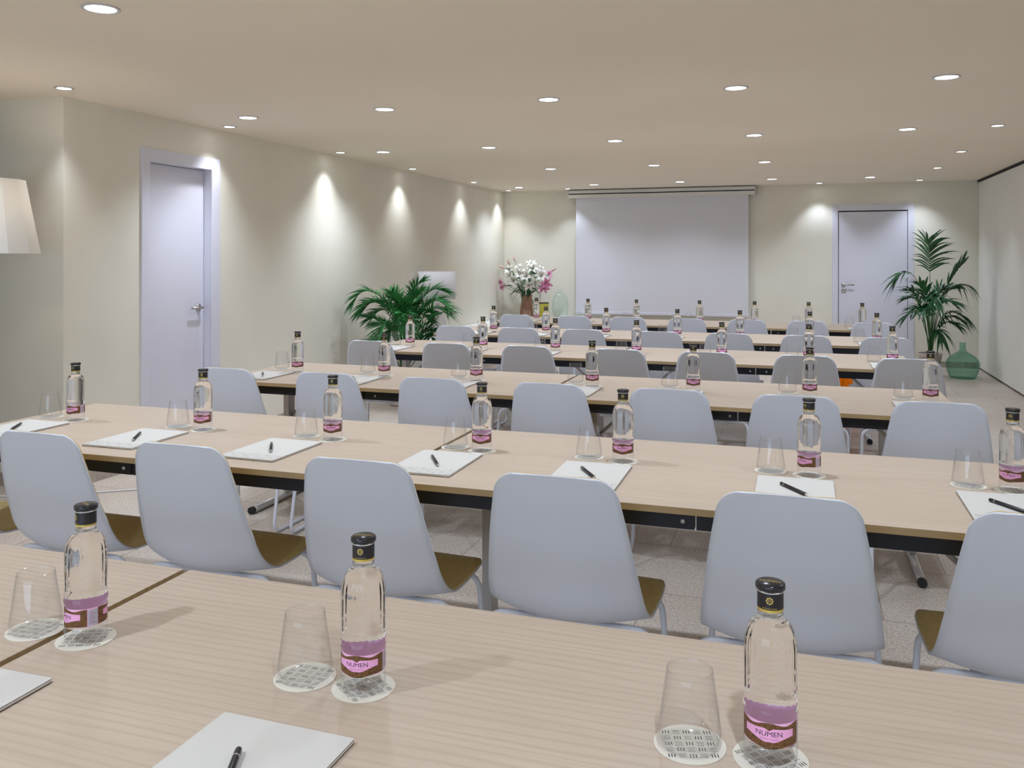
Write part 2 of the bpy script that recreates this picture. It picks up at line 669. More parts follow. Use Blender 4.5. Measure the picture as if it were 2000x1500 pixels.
# left door: leaf recessed in its reveal, hinge side near the camera
d1 = bpy.data.objects.new('door_1', None); COL.objects.link(d1); struct(d1)
bm = bmesh.new()
box(bm, XL - 0.004, XL + 0.016, D1a - 0.065, D1a + 0.012, 0, D1h + 0.075)
box(bm, XL - 0.004, XL + 0.016, D1b - 0.012, D1b + 0.085, 0, D1h + 0.075)
box(bm, XL - 0.004, XL + 0.014, D1a + 0.012, D1b - 0.012, D1h - 0.012, D1h + 0.075)
obj('door_frame', bm, M['door'], d1, bevel=0.003)
bm = bmesh.new()
box(bm, XL - 0.115, XL - 0.004, D1b - 0.012, D1b, 0, D1h)
box(bm, XL - 0.115, XL - 0.004, D1a, D1a + 0.012, 0, D1h)
box(bm, XL - 0.115, XL - 0.004, D1a + 0.012, D1b - 0.012, D1h - 0.012, D1h)
obj('door_reveal', bm, M['door'], d1)
bm = bmesh.new(); box(bm, XL - 0.10, XL - 0.058, D1a + 0.014, D1b - 0.017, 0.006, D1h - 0.016)
leaf1 = obj('door_leaf', bm, M['door'], d1)
bm = bmesh.new()
hx, hy, hz = XL - 0.058, D1b - 0.075, 1.02
lathe(bm, [(0, 0), (0.026, 0), (0.026, 0.008), (0, 0.008)], 24)
bmesh.ops.rotate(bm, verts=bm.verts[:], cent=(0, 0, 0), matrix=Matrix.Rotation(PI / 2, 3, 'Y'))
bmesh.ops.translate(bm, verts=bm.verts[:], vec=(hx, hy, hz))
tube(bm, fillet([(hx, hy, hz), (hx + 0.05, hy, hz), (hx + 0.05, hy - 0.13, hz)], 0.016), 0.0095, 12)
obj('door_handle', bm, M['steel'], leaf1)

# back door
d2 = bpy.data.objects.new('door_2', None); COL.objects.link(d2); struct(d2)
bm = bmesh.new()
box(bm, D2a - 0.065, D2a + 0.006, YB - 0.014, YB + 0.02, 0, D2h + 0.075)
box(bm, D2b - 0.006, D2b + 0.065, YB - 0.014, YB + 0.02, 0, D2h + 0.075)
box(bm, D2a + 0.006, D2b - 0.006, YB - 0.012, YB + 0.02, D2h - 0.006, D2h + 0.075)
obj('door_frame', bm, M['door'], d2, bevel=0.003)
bm = bmesh.new(); box(bm, D2a, D2b, YB + 0.045, YB + 0.05, 0, D2h)
obj('door_gap', bm, M['gap'], d2)
bm = bmesh.new(); box(bm, D2a + 0.014, D2b - 0.012, YB - 0.002, YB + 0.04, 0.006, D2h - 0.022)
leaf2 = obj('door_leaf', bm, M['door'], d2)
hx, hy, hz = D2a + 0.07, YB - 0.002, 1.03
bm = bmesh.new()
lathe(bm, [(0, 0), (0.026, 0), (0.026, 0.008), (0, 0.008)], 24)
bmesh.ops.rotate(bm, verts=bm.verts[:], cent=(0, 0, 0), matrix=Matrix.Rotation(PI / 2, 3, 'X'))
bmesh.ops.translate(bm, verts=bm.verts[:], vec=(hx, hy, hz))
tube(bm, fillet([(hx, hy, hz), (hx, hy - 0.05, hz), (hx + 0.13, hy - 0.05, hz)], 0.016), 0.0095, 12)
obj('door_handle', bm, M['steel'], leaf2)
bm = bmesh.new()
lathe(bm, [(0, 0), (0.026, 0), (0.026, 0.009), (0.012, 0.009), (0.012, 0.004), (0, 0.004)], 24)
bmesh.ops.rotate(bm, verts=bm.verts[:], cent=(0, 0, 0), matrix=Matrix.Rotation(PI / 2, 3, 'X'))
bmesh.ops.translate(bm, verts=bm.verts[:], vec=(hx, hy, hz - 0.075))
obj('lock_rosette', bm, M['steel'], leaf2)

# ================================================================== PROJECTION SCREEN
ps = thing('projection_screen', 'white pull-down projection screen in a slim case on the back wall', 'projection screen', (-1.855, YB - 0.10, 0))
CW = 1.285
bm = bmesh.new()
box(bm, -CW, CW - 0.02, -0.045, 0.07, 2.222, 2.272)
box(bm, -CW, CW - 0.02, -0.045, 0.07, 2.288, 2.326)
box(bm, -CW, CW - 0.02, -0.03, 0.07, 2.272, 2.288, 1)
obj('screen_case', bm, [M['case'], M['black']], ps)
bm = bmesh.new(); box(bm, -CW - 0.012, CW + 0.012, -0.05, 0.075, 2.326, 2.334); box(bm, CW - 0.02, CW + 0.0, -0.03, 0.07, 2.23, 2.326)
obj('mounting_rail', bm, M['grey'], ps)
bm = bmesh.new(); box(bm, -1.185, 1.185, 0.010, 0.013, 0.62, 2.235)
obj('fabric', bm, M['screen'], ps)
bm = bmesh.new(); box(bm, -1.19, 1.19, -0.002, 0.024, 0.585, 0.622)
obj('bottom_bar', bm, M['door'], ps, bevel=0.004)

# ================================================================== DOWNLIGHTS
def make_downlight(name, R, tilt_ring):
    t = thing(name, '', 'ceiling light', (0, 0, CEIL))
    bm = bmesh.new()
    lathe(bm, [(R + 0.014, -0.0008), (R + 0.014, -0.004), (R + 0.004, -0.006), (R, -0.004), (R, -0.0008)], 40, close=True)
    obj('trim_ring', bm, M['trim'], t)
    bm = bmesh.new()
    lathe(bm, [(0, -0.003), (R, -0.003)], 40)
    obj('lit_lens', bm, M['lamp'], t)
    return t


LCOL = (0.74, 0.84, 1.0)
P_BIG = 45


def spot(parent, power, half, blend, rad, aim=(0, 0), col=LCOL):
    d = bpy.data.lights.new('downlight_beam', 'SPOT')
    d.energy = power
    d.color = col
    d.spot_size = 2 * math.radians(half)
    d.spot_blend = blend
    d.shadow_soft_size = rad
    o = bpy.data.objects.new('downlight_beam', d)
    COL.objects.link(o)
    o.parent = parent
    o.location = (0, 0, -0.02)
    v = Vector((aim[0], aim[1], -1)).normalized()
    o.rotation_euler = v.to_track_quat('-Z', 'Y').to_euler()
    return o


GRID = [(-2.55, 2.66), (-3.59, 5.06), (-2.55, 5.05), (-1.45, 5.05), (-0.35, 5.04), (0.73, 5.09),
        (-3.60, 7.10), (-2.58, 7.10), (-1.45, 7.02), (-0.35, 7.04), (0.75, 7.07),
        (-2.57, 9.03), (-1.45, 9.02), (-0.35, 9.06),
        (-3.67, 11.31), (-2.59, 11.18), (-1.46, 11.11), (-0.34, 11.07), (0.78, 11.19)]
WASH_L = [(-3.95, 3.85), (-3.97, 5.37), (-3.985, 7.01), (-3.985, 8.56), (-3.96, 10.35), (-3.98, 11.78)]
WASH_R = [(1.35, 7.08), (1.37, 8.72), (1.38, 10.24), (1.39, 11.79)]
WASH_B = [(-3.10, 11.76), (0.22, 11.88)]
big = make_downlight('recessed_downlight', 0.056, True)
small = make_downlight('wall_washer_downlight', 0.038, False)
side_words = ['beside the left wall', 'left of the centre line', 'near the centre line', 'right of the centre line', 'near the folding wall']


def gcol(x):
    return min(range(5), key=lambda i: abs(x - (-3.6, -2.57, -1.45, -0.35, 0.75)[i]))


def grow(y):
    return min(range(5), key=lambda i: abs(y - (2.66, 5.05, 7.06, 9.03, 11.2)[i]))


rown = ['nearest the camera', 'in the nearest row of five', 'in the second row of five', 'in the third full row', 'in the last row by the screen']
for i, (x, y) in enumerate(GRID):
    lab = 'round recessed downlight %s, %s' % (side_words[gcol(x)], rown[grow(y)])
    t = big if i == 0 else dup(big, (x, y, CEIL), 0, lab, 'recessed downlights in the ceiling grid')
    t.location = (x, y, CEIL); t['label'] = lab; t['group'] = 'recessed downlights in the ceiling grid'
    spot(t, P_BIG * (0.8 if y > 8 else 1.0), 62, 0.9, 0.035)
for i, (x, y) in enumerate(WASH_L):
    lab = 'small wall washer downlight along the left wall, %s from the near corner' % ORD[i]
    t = small if i == 0 else dup(small, (x, y, CEIL), 0, lab)
    t.location = (x, y, CEIL); t['label'] = lab; t['group'] = 'wall washers along the left wall'
    spot(t, 21, 46, 1.0, 0.03, (-0.02, 0), (0.86, 0.92, 1.0))
for i, (x, y) in enumerate(WASH_R):
    t = dup(small, (x, y, CEIL), 0, 'small downlight along the folding partition, %s from the camera' % ORD[i], 'downlights along the folding partition')
    spot(t, 24, 50, 0.9, 0.02)
for i, (x, y) in enumerate(WASH_B):
    t = dup(small, (x, y, CEIL), 0, ('small downlight lighting the left edge of the screen', 'small downlight between the screen and the back door')[i], 'wall washers at the back wall')
    spot(t, 17, 44, 0.7, 0.02, (0, 0.0))
# the ceiling grid goes on over the near tables and behind the camera (out of frame)
for x, y, p in ((-3.59, 2.7, 0.9), (-1.45, 2.7, 0.9), (-0.35, 2.7, 0.9), (0.74, 2.7, 0.9),
                (-3.2, 0.3, 1.35), (-1.6, 0.3, 1.35), (0.2, 0.3, 1.35), (-2.4, -1.9, 1.6), (0.0, -1.9, 1.6)):
    t = dup(big, (x, y, CEIL), 0, 'round recessed downlight above the front tables outside the frame', 'recessed downlights outside the frame')
    spot(t, P_BIG * p, 62, 0.9, 0.035)

# ================================================================== TABLES
TW, TD = 1.80, 0.80


def make_table():
    t = thing('folding_table', '', 'table')
    bm = bmesh.new()
    box(bm, -TW / 2 + .0015, TW / 2 - .0015, 0, TD, TT - 0.019, TT)
    for f in bm.faces:
        f.material_index = 0 if f.normal.z > 0.5 else 1
    bm.normal_update()
    for f in bm.faces:
        f.material_index = 0 if f.normal.z > 0.5 else 1
    obj('tabletop', bm, [M['wood'], M['woodedge']], t, bevel=0.0012)
    for x0, x1 in ((-TW / 2 + 0.02, -0.0025), (0.0025, TW / 2 - 0.02)):
        for y0 in (0.022, TD - 0.052):
            bm = bmesh.new()
            box(bm, x0, x1, y0, y0 + 0.03, TT - 0.062, TT - 0.0195)
            for bx in ((x0 + 0.06, x1 - 0.03)):
                ysurf = y0 if y0 < 0.4 else y0 + 0.03
                v0 = len(bm.verts)
                lathe(bm, [(0, -0.002), (0.006, -0.002), (0.006, 0.002), (0, 0.002)], 10, 1)
                vv = bm.verts[:][v0:]
                bmesh.ops.rotate(bm, verts=vv, cent=(0, 0, 0), matrix=Matrix.Rotation(PI / 2, 3, 'X'))
                bmesh.ops.translate(bm, verts=vv, vec=(bx, ysurf, TT - 0.042))
            obj('apron', bm, [M['black'], M['grey']], t)
    for s in (-1, 1):
        bm = bmesh.new()
        px = s * 0.745
        box(bm, px - 0.018, px + 0.018, TD / 2 + 0.078, TD / 2 + 0.143, 0.035, TT - 0.0625)
        box(bm, px - 0.05, px + 0.05, TD / 2 - 0.32, TD / 2 + 0.32, TT - 0.0625, TT - 0.0195)
        leg = obj('leg', bm, M['grey'], t, bevel=0.003)
        bm = bmesh.new()
        tube(bm, [(px, TD / 2 - 0.24, 0.019), (px, TD / 2 + 0.24, 0.019)], 0.018, 14)
        obj('foot_bar', bm, M['foot'], leg)
        for q in (-1, 1):
            bm = bmesh.new()
            yy = TD / 2 + q * 0.24
            tube(bm, [(px, yy - q * 0.003, 0.0195), (px, yy + q * 0.022, 0.0195)], 0.0195, 14)
            obj('foot_cap', bm, M['rubber'], leg)
        bm = bmesh.new()
        tube(bm, [(px - s * 0.015, TD / 2 + .11, 0.47), (px - s * 0.25, TD / 2 + .11, TT - 0.05)], 0.009, 8)
        obj('brace', bm, M['grey'], leg)
    return t


ROWY = dict(A=0.70, B=2.275, C=3.86, D=5.425, E=6.80, F=8.24)
LX, RX = -2.075, -0.262
tab = make_table()
first = True
for r in 'ABCDEF':
    for k, x in enumerate((LX, RX)):
        if r == 'A':
            x -= 0.045
        if r == 'A':
            lab = ('pale oak table in the left corner of the foreground, beyond the joint', 'large pale oak table filling the foreground with its bottles')[k]
        else:
            lab = 'pale oak folding table, %s half of the %s table row' % (('left', 'right')[k], ROWN[r] + (' from the front' if r != 'F' else ''))
        if first:
            tab.location = (x, ROWY[r], 0); tab['label'] = lab; tab['group'] = 'folding tables set in six rows'; first = False
        else:
            dup(tab, (x, ROWY[r], 0), 0, lab)

# ================================================================== CHAIRS
def catmull(P, n):
    out = []
    m = len(P)
    for i in range(m - 1):
        p0, p1, p2, p3 = P[max(i - 1, 0)], P[i], P[i + 1], P[min(i + 2, m - 1)]
        for k in range(n):
            t = k / n
            out.append(tuple(0.5 * ((2 * b) + (c - a) * t + (2 * a - 5 * b + 4 * c - d) * t * t + (-a + 3 * b - 3 * c + d) * t ** 3)
                             for a, b, c, d in zip(p0, p1, p2, p3)))
    out.append(tuple(P[-1]))
    return out


# y, z, half width, forward curl of the sides, lift of the sides
PROF = [(-.240, .833, .158, .012, 0), (-.232, .79, .165, .014, 0), (-.216, .70, .182, .022, 0), (-.201, .615, .195, .032, 0), (-.187, .545, .205, .042, .003),
        (-.175, .487, .212, .050, .010), (-.156, .446, .216, .054, .018), (-.122, .422, .218, .046, .022), (-.07, .413, .220, .028, .017), (.02, .418, .223, .010, .011),
        (.10, .428, .226, 0, .008), (.175, .437, .224, -.008, .004), (.213, .431, .218, -.018, .002), (.235, .416, .210, -.026, 0)]


def shell_bm(off_in, off_out, inset):
    P = catmull(PROF, 4)
    N = 18
    # arc length
    L = [0]
    for a, b in zip(P[:-1], P[1:]):
        L.append(L[-1] + math.hypot(b[0] - a[0], b[1] - a[1]))
    T = L[-1]
    rt, rf = 0.055, 0.085
    grid = []
    # dense sampling near both ends so the corners are round
    stations = sorted(set([i / 44 for i in range(45)] + [rt / T * (1 - math.cos(a * PI / 16)) for a in range(9)] + [1 - rf / T * (1 - math.cos(a * PI / 16)) for a in range(9)]))
    import bisect
    for st in stations:
        s = inset + (T - 2 * inset) * st
        i = min(max(bisect.bisect_right(L, s) - 1, 0), len(P) - 2)
        f = (s - L[i]) / (L[i + 1] - L[i])
        y, z, w, curl, lift = [a + (b - a) * f for a, b in zip(P[i], P[i + 1])]
        w -= inset
        e = s - inset
        if e < rt:
            w -= rt - math.sqrt(max(0, rt * rt - (rt - e) ** 2))
        e = T - inset - s
        if e < rf:
            w -= rf - math.sqrt(max(0, rf * rf - (rf - e) ** 2))
        row = []
        for k in range(N + 1):
            u = -1 + 2 * k / N
            uu = (w * u) / 0.22
            row.append(Vector((w * u, y + curl * uu * uu, z + lift * uu * uu)))
        grid.append(row)
    R = len(grid)
    nrm = []
    for i in range(R):
        rr = []
        for k in range(N + 1):
            dt = grid[min(i + 1, R - 1)][k] - grid[max(i - 1, 0)][k]
            dt.x = 0
            du = grid[i][min(k + 1, N)] - grid[i][max(k - 1, 0)]
            n = dt.cross(du)
            n.normalize()
            rr.append(n)
        nrm.append(rr)
    # make normals point to the sitter (forward / up)
    if nrm[R // 4][N // 2].y < 0:
        nrm = [[-n for n in rr] for rr in nrm]
    bm = bmesh.new()
    A = [[bm.verts.new(grid[i][k] + nrm[i][k] * off_in) for k in range(N + 1)] for i in range(R)]
    B = [[bm.verts.new(grid[i][k] + nrm[i][k] * off_out) for k in range(N + 1)] for i in range(R)]
    for i in range(R - 1):
        for k in range(N):
            bm.faces.new([A[i][k], A[i][k + 1], A[i + 1][k + 1], A[i + 1][k]])
            bm.faces.new([B[i][k], B[i + 1][k], B[i + 1][k + 1], B[i][k + 1]])
    edge = [(0, k) for k in range(N)] + [(i, N) for i in range(R - 1)] + [(R - 1, k) for k in range(N, 0, -1)] + [(i, 0) for i in range(R - 1, 0, -1)]
    for a, b in zip(edge, edge[1:] + edge[:1]):
        bm.faces.new([A[a[0]][a[1]], A[b[0]][b[1]], B[b[0]][b[1]], B[a[0]][a[1]]])
    for f in bm.faces:
        f.smooth = True
    return bm


def make_chair(name, padmat):
    t = thing(name, '', 'chair')
    obj('shell', shell_bm(0.0, -0.0055, 0.0), M['shell'], t, smooth=True)
    o = obj('upholstery', shell_bm(0.006, 0.0004, 0.0022), padmat, t, smooth=True)
    for s in (-1, 1):
        bm = bmesh.new()
        tube(bm, fillet([(s * 0.09, -0.07, 0.397), (s * 0.230, -0.095, 0.408), (s * 0.236, -0.170, 0.0105), (s * 0.236, 0.185, 0.0105),
                         (s * 0.214, 0.155, 0.408), (s * 0.10, 0.125, 0.411)], 0.055), 0.0088, 10)
        obj('sled_leg', bm, M['tube'], t)
    bm = bmesh.new()
    tube(bm, [(-0.12, -0.074, 0.397), (0.12, -0.074, 0.397)], 0.008, 8)
    obj('seat_rail', bm, M['tube'], t)
    bm = bmesh.new()
    tube(bm, [(-0.12, 0.128, 0.411), (0.12, 0.128, 0.411)], 0.008, 8)
    obj('seat_rail', bm, M['tube'], t)
    return t


CHX = dict(B=[-2.855, -2.305, -1.76, -1.165, -0.598, -0.026, 0.512],
           C=[-2.74, -2.18, -1.62, -1.055, -0.53, -0.02, 0.50],
           D=[-2.73, -2.18, -1.63, -1.05, -0.53, 0.02, 0.56],
           E=[-2.66, -2.12, -1.60, -1.01, -0.50, 0.03, 0.56],
           F=[-2.62, -2.05, -1.53, -0.99, -0.46, 0.05, 0.58])
CHY = dict(B=2.135, C=3.68, D=5.185, E=6.505, F=7.98)
olive = make_chair('shell_chair', M['olive'])
pale = make_chair('shell_chair', M['seatw'])
used = set()
for r in 'BCDEF':
    for k, x in enumerate(CHX[r]):
        src = olive if r in 'BC' else pale
        lab = 'white shell chair%s at the %s table row, %s from the left' % (
            ' with olive seat' if r == 'B' else '', ROWN[r], ORD[k])
        y = CHY[r] + 0.24 + random.uniform(-0.006, 0.006)
        rz = random.uniform(-0.02, 0.02) if r != 'F' else 0.0
        g = 'white shell chairs along the table rows'
        if id(src) not in used:
            used.add(id(src))
            src.location = (x, y, 0); src.rotation_euler = (0, 0, rz); src['label'] = lab; src['group'] = g
        else:
            dup(src, (x, y, 0), rz, lab, g)

# ================================================================== BOTTLES
BR = 0.0335


def make_bottle():
    t = thing('water_bottle', '', 'bottle')
    bm = bmesh.new()
    prof = [(0, 0.0012), (0.024, 0.0008), (0.029, 0.0), (0.0325, 0.002), (0.0338, 0.006), (0.0338, 0.026), (0.0330, 0.0275), (0.0330, 0.0625),
            (0.0338, 0.064), (0.0345, 0.067), (0.0345, 0.071), (0.0336, 0.0735), (0.0333, 0.078), (0.0333, 0.144)]
    for i in range(1, 9):
        a = PI / 2 * i / 9
        prof.append((0.0165 + 0.0168 * math.cos(a), 0.144 + 0.036 * math.sin(a)))
    prof += [(0.0163, 0.1825), (0.0160, 0.190), (0.0160, 0.2195), (0, 0.2195)]

    def flute(a, r, z):
        if 0.074 < z < 0.176:
            k = min(1, (z - 0.074) / 0.006, (0.176 - z) / 0.02)
            return r - 0.00075 * k * (0.5 - 0.5 * math.cos(20 * a)) * (r / 0.0335)
        return r
    lathe(bm, prof, 120, flute=flute)
    for f in bm.faces:
        if f.calc_center_median().z < 0.0272:
            f.material_index = 1
    obj('glass_body', bm, [M['bottle'], M['basegl']], t)
    # wrap-round label, its inner side pink
    bm = bmesh.new()
    r0 = 0.03335
    z0, z1 = 0.0295, 0.0615
    band(bm, 0.03318, 0, 2 * PI, lambda u: z0 + .001, lambda u: z1 - 0.0005, 5, 64)
    for c0 in (-PI / 2, PI / 2):
        h = math.radians(75)
        wav = lambda u: 0.0016 * math.cos((u - .5) * 4 * PI) * (1 if abs(u - .5) < .38 else 0.2)
        top = lambda u: z1 - 0.0022 - wav(u) * .8 - 0.0028 * abs(math.sin((u) * 2 * PI)) * (abs(u - .5) < .4)
        bot = lambda u: z0 + 0.0018 - 0.003 * math.exp(-((u - .5) / .16) ** 2)
        band(bm, r0, c0 - h, c0 + h, bot, lambda u: z1 - .0015 + .0010 * math.exp(-((u - .5) / .10) ** 2) - .003 * math.exp(-((abs(u - .5) - .25) / .12) ** 2), 0, 36)
        hp = math.radians(57)
        pt = lambda u: 0.0545 - 0.0032 * math.exp(-((u - .5) / .05) ** 2) - .0022 * (1 - math.exp(-((u - .5) / .34) ** 2))
        pb = lambda u: 0.0435 - 0.0072 * math.exp(-((u - .5) / .27) ** 2) + .0012 * math.exp(-((u - .5) / .06) ** 2)
        band(bm, r0 + .00012, c0 - hp, c0 + hp, pb, pt, 1, 36)
        wrap_text(bm, 'NUMEN', 0.0088, r0 + .00024, 0.0472, c0, 2, 1.12)
        wrap_text(bm, 'PREMIUM WATER', 0.0026, r0 + .00024, 0.0407, c0, 3, 1.15)
        a = c0 + PI / 2
        band(bm, r0 + .00005, a - .24, a + .24, lambda u: z0 + .002, lambda u: z1 - .003, 4, 8)
        for q in range(9):
            zz = z0 + 0.006 + q * 0.0024
            band(bm, r0 + .00012, a - .17, a + .17 - .06 * (q % 3), lambda u: zz, lambda u: zz + .0008, 3, 4)
    me = bpy.data.meshes.new('label')
    bm.to_mesh(me); bm.free()
    for m in (M['frame'], M['pink'], M['ink'], M['small'], M['back'], M['pinkd']):
        me.materials.append(m)
    o = bpy.data.objects.new('label', me); COL.objects.link(o); o.parent = t
    # black neck sleeve with the gold monogram
    bm = bmesh.new()
    band(bm, 0.01655, 0, 2 * PI, lambda u: 0.1965, lambda u: 0.2172, 0, 48)
    band(bm, 0.01660, 0, 2 * PI, lambda u: 0.1935, lambda u: 0.1966, 1, 48)
    band(bm, 0.01668, 0, 2 * PI, lambda u: 0.2172, lambda u: 0.2182, 2, 48)
    for c0 in (-PI / 2, PI / 2):
        n = 40
        rr = 0.0168
        ring_in, ring_out = [], []
        for i in range(n):
            a = 2 * PI * i / n
            for R_, L_ in ((0.0030, ring_in), (0.0044 + 0.0006 * math.cos(8 * a), ring_out)):
                xx, zz = R_ * math.cos(a), R_ * math.sin(a)
                aa = c0 + xx / rr
                L_.append(bm.verts.new((rr * math.cos(aa), rr * math.sin(aa), 0.2085 + zz)))
        for i in range(n):
            j = (i + 1) % n
            bm.faces.new([ring_in[i], ring_out[i], ring_out[j], ring_in[j]]).material_index = 1
        wrap_text(bm, 'N', 0.0052, 0.0168, 0.2085, c0, 1)
        wrap_text(bm, 'PREMIUM WATER', 0.0022, 0.0168, 0.1985, c0, 1, 1.1)
    me = bpy.data.meshes.new('neck_sleeve')
    bm.to_mesh(me); bm.free()
    for m in (M['sleeve'], M['gold'], M['white']):
        me.materials.append(m)
    o = bpy.data.objects.new('neck_sleeve', me); COL.objects.link(o); o.parent = t
    bm = bmesh.new()
    lathe(bm, [(0.0, 0.2197), (0.0180, 0.2197), (0.0188, 0.2205), (0.0190, 0.2245), (0.0186, 0.2268), (0.0172, 0.2280), (0, 0.2282)], 40)
    V, F = text_polys('NUMEN', 0.0068)
    vv = [bm.verts.new((x * 1.1, y_, 0.22835)) for x, y_ in V]
    for f in F:
        try:
            bm.faces.new([vv[i] for i in f]).material_index = 1
        except ValueError:
            pass
    obj('cap', bm, [M['cap'], M['gold']], t)
    return t


def make_tumbler():
    t = thing('drinking_glass', '', 'glass')
    bm = bmesh.new()
    H = 0.101
    r = lambda z: 0.0425 - (0.0425 - 0.0305) * (max(0, z - 0.012) / (H - 0.012)) ** 1.05
    prof = [(0, 0.0004), (0.032, 0.0004), (0.0385, 0.0022), (0.0418, 0.007), (0.0425, 0.012)]
    prof += [(r(z), z) for z in (0.03, 0.05, 0.07, 0.088, H - .0006)]
    prof += [(r(H) - .0006, H), (r(H) - .0012, H - .0006)]
    prof += [(r(z) - .0012, z) for z in (0.088, 0.07, 0.05, 0.03, 0.016)]
    prof += [(0.0395, 0.010), (0.034, 0.0072), (0, 0.0062)]
    lathe(bm, prof, 48)
    o = obj('glass_wall', bm, M['tumbler'], t)
    return t


def dashes(bm, x0, y0, cell, orient, z, mi, thick=0.0011, ln=None):
    ln = ln or cell * 0.62
    for k in (-1, 0, 1):
        o = k * cell * 0.27
        if orient == 'v':
            q = [(x0 + o - thick / 2, y0 - ln / 2), (x0 + o + thick / 2, y0 - ln / 2), (x0 + o + thick / 2, y0 + ln / 2), (x0 + o - thick / 2, y0 + ln / 2)]
        else:
            q = [(x0 - ln / 2, y0 + o - thick / 2), (x0 + ln / 2, y0 + o - thick / 2), (x0 + ln / 2, y0 + o + thick / 2), (x0 - ln / 2, y0 + o + thick / 2)]
        bm.faces.new([bm.verts.new((x, y, z)) for x, y in q]).material_index = mi


def make_coaster():
    bm = bmesh.new()
    R = 0.0475
    prism(bm, [(R * math.cos(2 * PI * i / 56), R * math.sin(2 * PI * i / 56)) for i in range(56)], 0.0001, 0.0013)
    c = 0.0140
    for i in range(-4, 5):
        for j in range(-4, 5):
            if math.hypot(i * c, j * c) < R - 0.0055:
                dashes(bm, i * c, j * c, c, 'v' if (i + j) % 2 == 0 else 'h', 0.00145, 1, 0.0013 if (i + j) % 2 == 0 else 0.0007, 0.0075 if (i + j) % 2 == 0 else 0.0095)
    return obj('paper_coaster', bm, [M['coaster'], M['pattern']])


def make_pad():
    t = thing('notepad', '', 'notepad')
    w, h = 0.208, 0.295
    bm = bmesh.new()
    prism(bm, rrect(w - 0.001, h - 0.001, 0.003), 0.0012, 0.0052)
    obj('pages', bm, M['paper'], t)
    bm = bmesh.new()
    prism(bm, rrect(w, h, 0.003), 0.0001, 0.0011, 0, 0)
    obj('backing_board', bm, M['padedge'], t)
    bm = bmesh.new()
    prism(bm, rrect(w, h, 0.003), 0.0053, 0.0062, 0, 1)
    c = 0.0225
    for i in range(9):
        for j in range(3):
            x = -w / 2 + 0.0155 + i * c
            y = -h / 2 + 0.011 + j * c * 0.98
            v = (i + j) % 2 == 0
            dashes(bm, x, y, c, 'v' if v else 'h', 0.00635, 2 if v else 3, 0.0015 if v else 0.0009, 0.009 if v else 0.016)
    obj('cover_sheet', bm, [M['paper'], M['padedge'], M['pattern'], M['patterng']], t)
    return t


def make_pen():
    t = thing('ballpoint_pen', '', 'pen')
    bm = bmesh.new()
    lathe(bm, [(0, 0.071), (0.0025, 0.0705), (0.0043, 0.068), (0.0048, 0.064), (0.0048, 0.052)], 16)
    lathe(bm, [(0.0048, 0.0495), (0.0048, -0.052), (0.0040, -0.0535)], 16)
    bmesh.ops.rotate(bm, verts=bm.verts[:], cent=(0, 0, 0), matrix=Matrix.Rotation(-PI / 2, 3, 'X'))
    bmesh.ops.translate(bm, verts=bm.verts[:], vec=(0, 0, 0.0051))
    obj('barrel', bm, M['penb'], t)
    bm = bmesh.new()
    lathe(bm, [(0.0048, 0.052), (0.0051, 0.0515), (0.0051, 0.050), (0.0048, 0.0495)], 16)
    bmesh.ops.rotate(bm, verts=bm.verts[:], cent=(0, 0, 0), matrix=Matrix.Rotation(-PI / 2, 3, 'X'))
    bmesh.ops.translate(bm, verts=bm.verts[:], vec=(0, 0, 0.0051))
    obj('ring', bm, M['chrome'], t)
    bm = bmesh.new()
    lathe(bm, [(0.0040, -0.0535), (0.0036, -0.056), (0.0014, -0.068), (0.0006, -0.071), (0, -0.071)], 16)
    bmesh.ops.rotate(bm, verts=bm.verts[:], cent=(0, 0, 0), matrix=Matrix.Rotation(-PI / 2, 3, 'X'))
    bmesh.ops.translate(bm, verts=bm.verts[:], vec=(0, 0, 0.0051))
    obj('tip', bm, M['chrome'], t)
    return t


BX = dict(A=[-1.155, -0.627, -0.038], B=[-2.738, -2.132, -1.580, -1.015, -0.537, 0.022, 0.557],
          C=[-2.700, -2.157, -1.620, -0.998, -0.497, 0.037, 0.548], D=[-2.70, -2.135, -1.605, -1.043, -0.488, 0.045, 0.527],
          E=[-2.525, -2.055, -1.535, -0.950, -0.460, 0.062, 0.540], F=[-2.590, -2.046, -1.553, -0.937, -0.421, 0.065, 0.530])
BY = dict(A=1.172, B=2.726, C=4.27, D=5.757, E=7.075, F=8.567)
BROT = dict(A=[-72, -18, -3], B=[-45, -20, -14, -10, -4, -42, -20], C=[-15, -10, -8, 0, 0, 4, 0], D=[-8, -6, 2, 0, 3, 0, 4],
            E=[-4, 0, 2, 0, 0, 0, 0], F=[0, 0, 0, 0, 0, 0, 0])
GDX = dict(A=[-.110, -.101, -.103], B=[-.152, -.132, -.122, -.105, -.116, -.110, -.108], C=[-.158, -.146, -.134, -.108, -.127, -.100, -.103],
           D=[-.14, -.13, -.12, -.11, -.11, -.10, -.10], E=[-.12] * 7, F=[-.11] * 7)
GDY = dict(A=0.0, B=0.022, C=0.085, D=0.04, E=0.02, F=0.02)
PX = dict(A=[-1.188, -0.672], B=[-2.805, -2.245, -1.688, -1.090, -0.597, -0.017, 0.508], C=[-2.79, -2.23, -1.68, -1.04, -0.545, 0.0, 0.49],
          D=[-2.76, -2.19, -1.66, -1.08, -0.53, 0.0, 0.50], E=[-2.62, -2.11, -1.60, -1.0, -0.51, 0.02, 0.51], F=[-2.64, -2.09, -1.60, -0.98, -0.46, 0.03, 0.50])
PY = dict(A=0.888, B=2.512, C=4.07, D=5.58, E=6.97, F=8.41)
bot, tum, coa, pad, pen = make_bottle(), make_tumbler(), make_coaster(), make_pad(), make_pen()
seen = set()
SKIP = set()


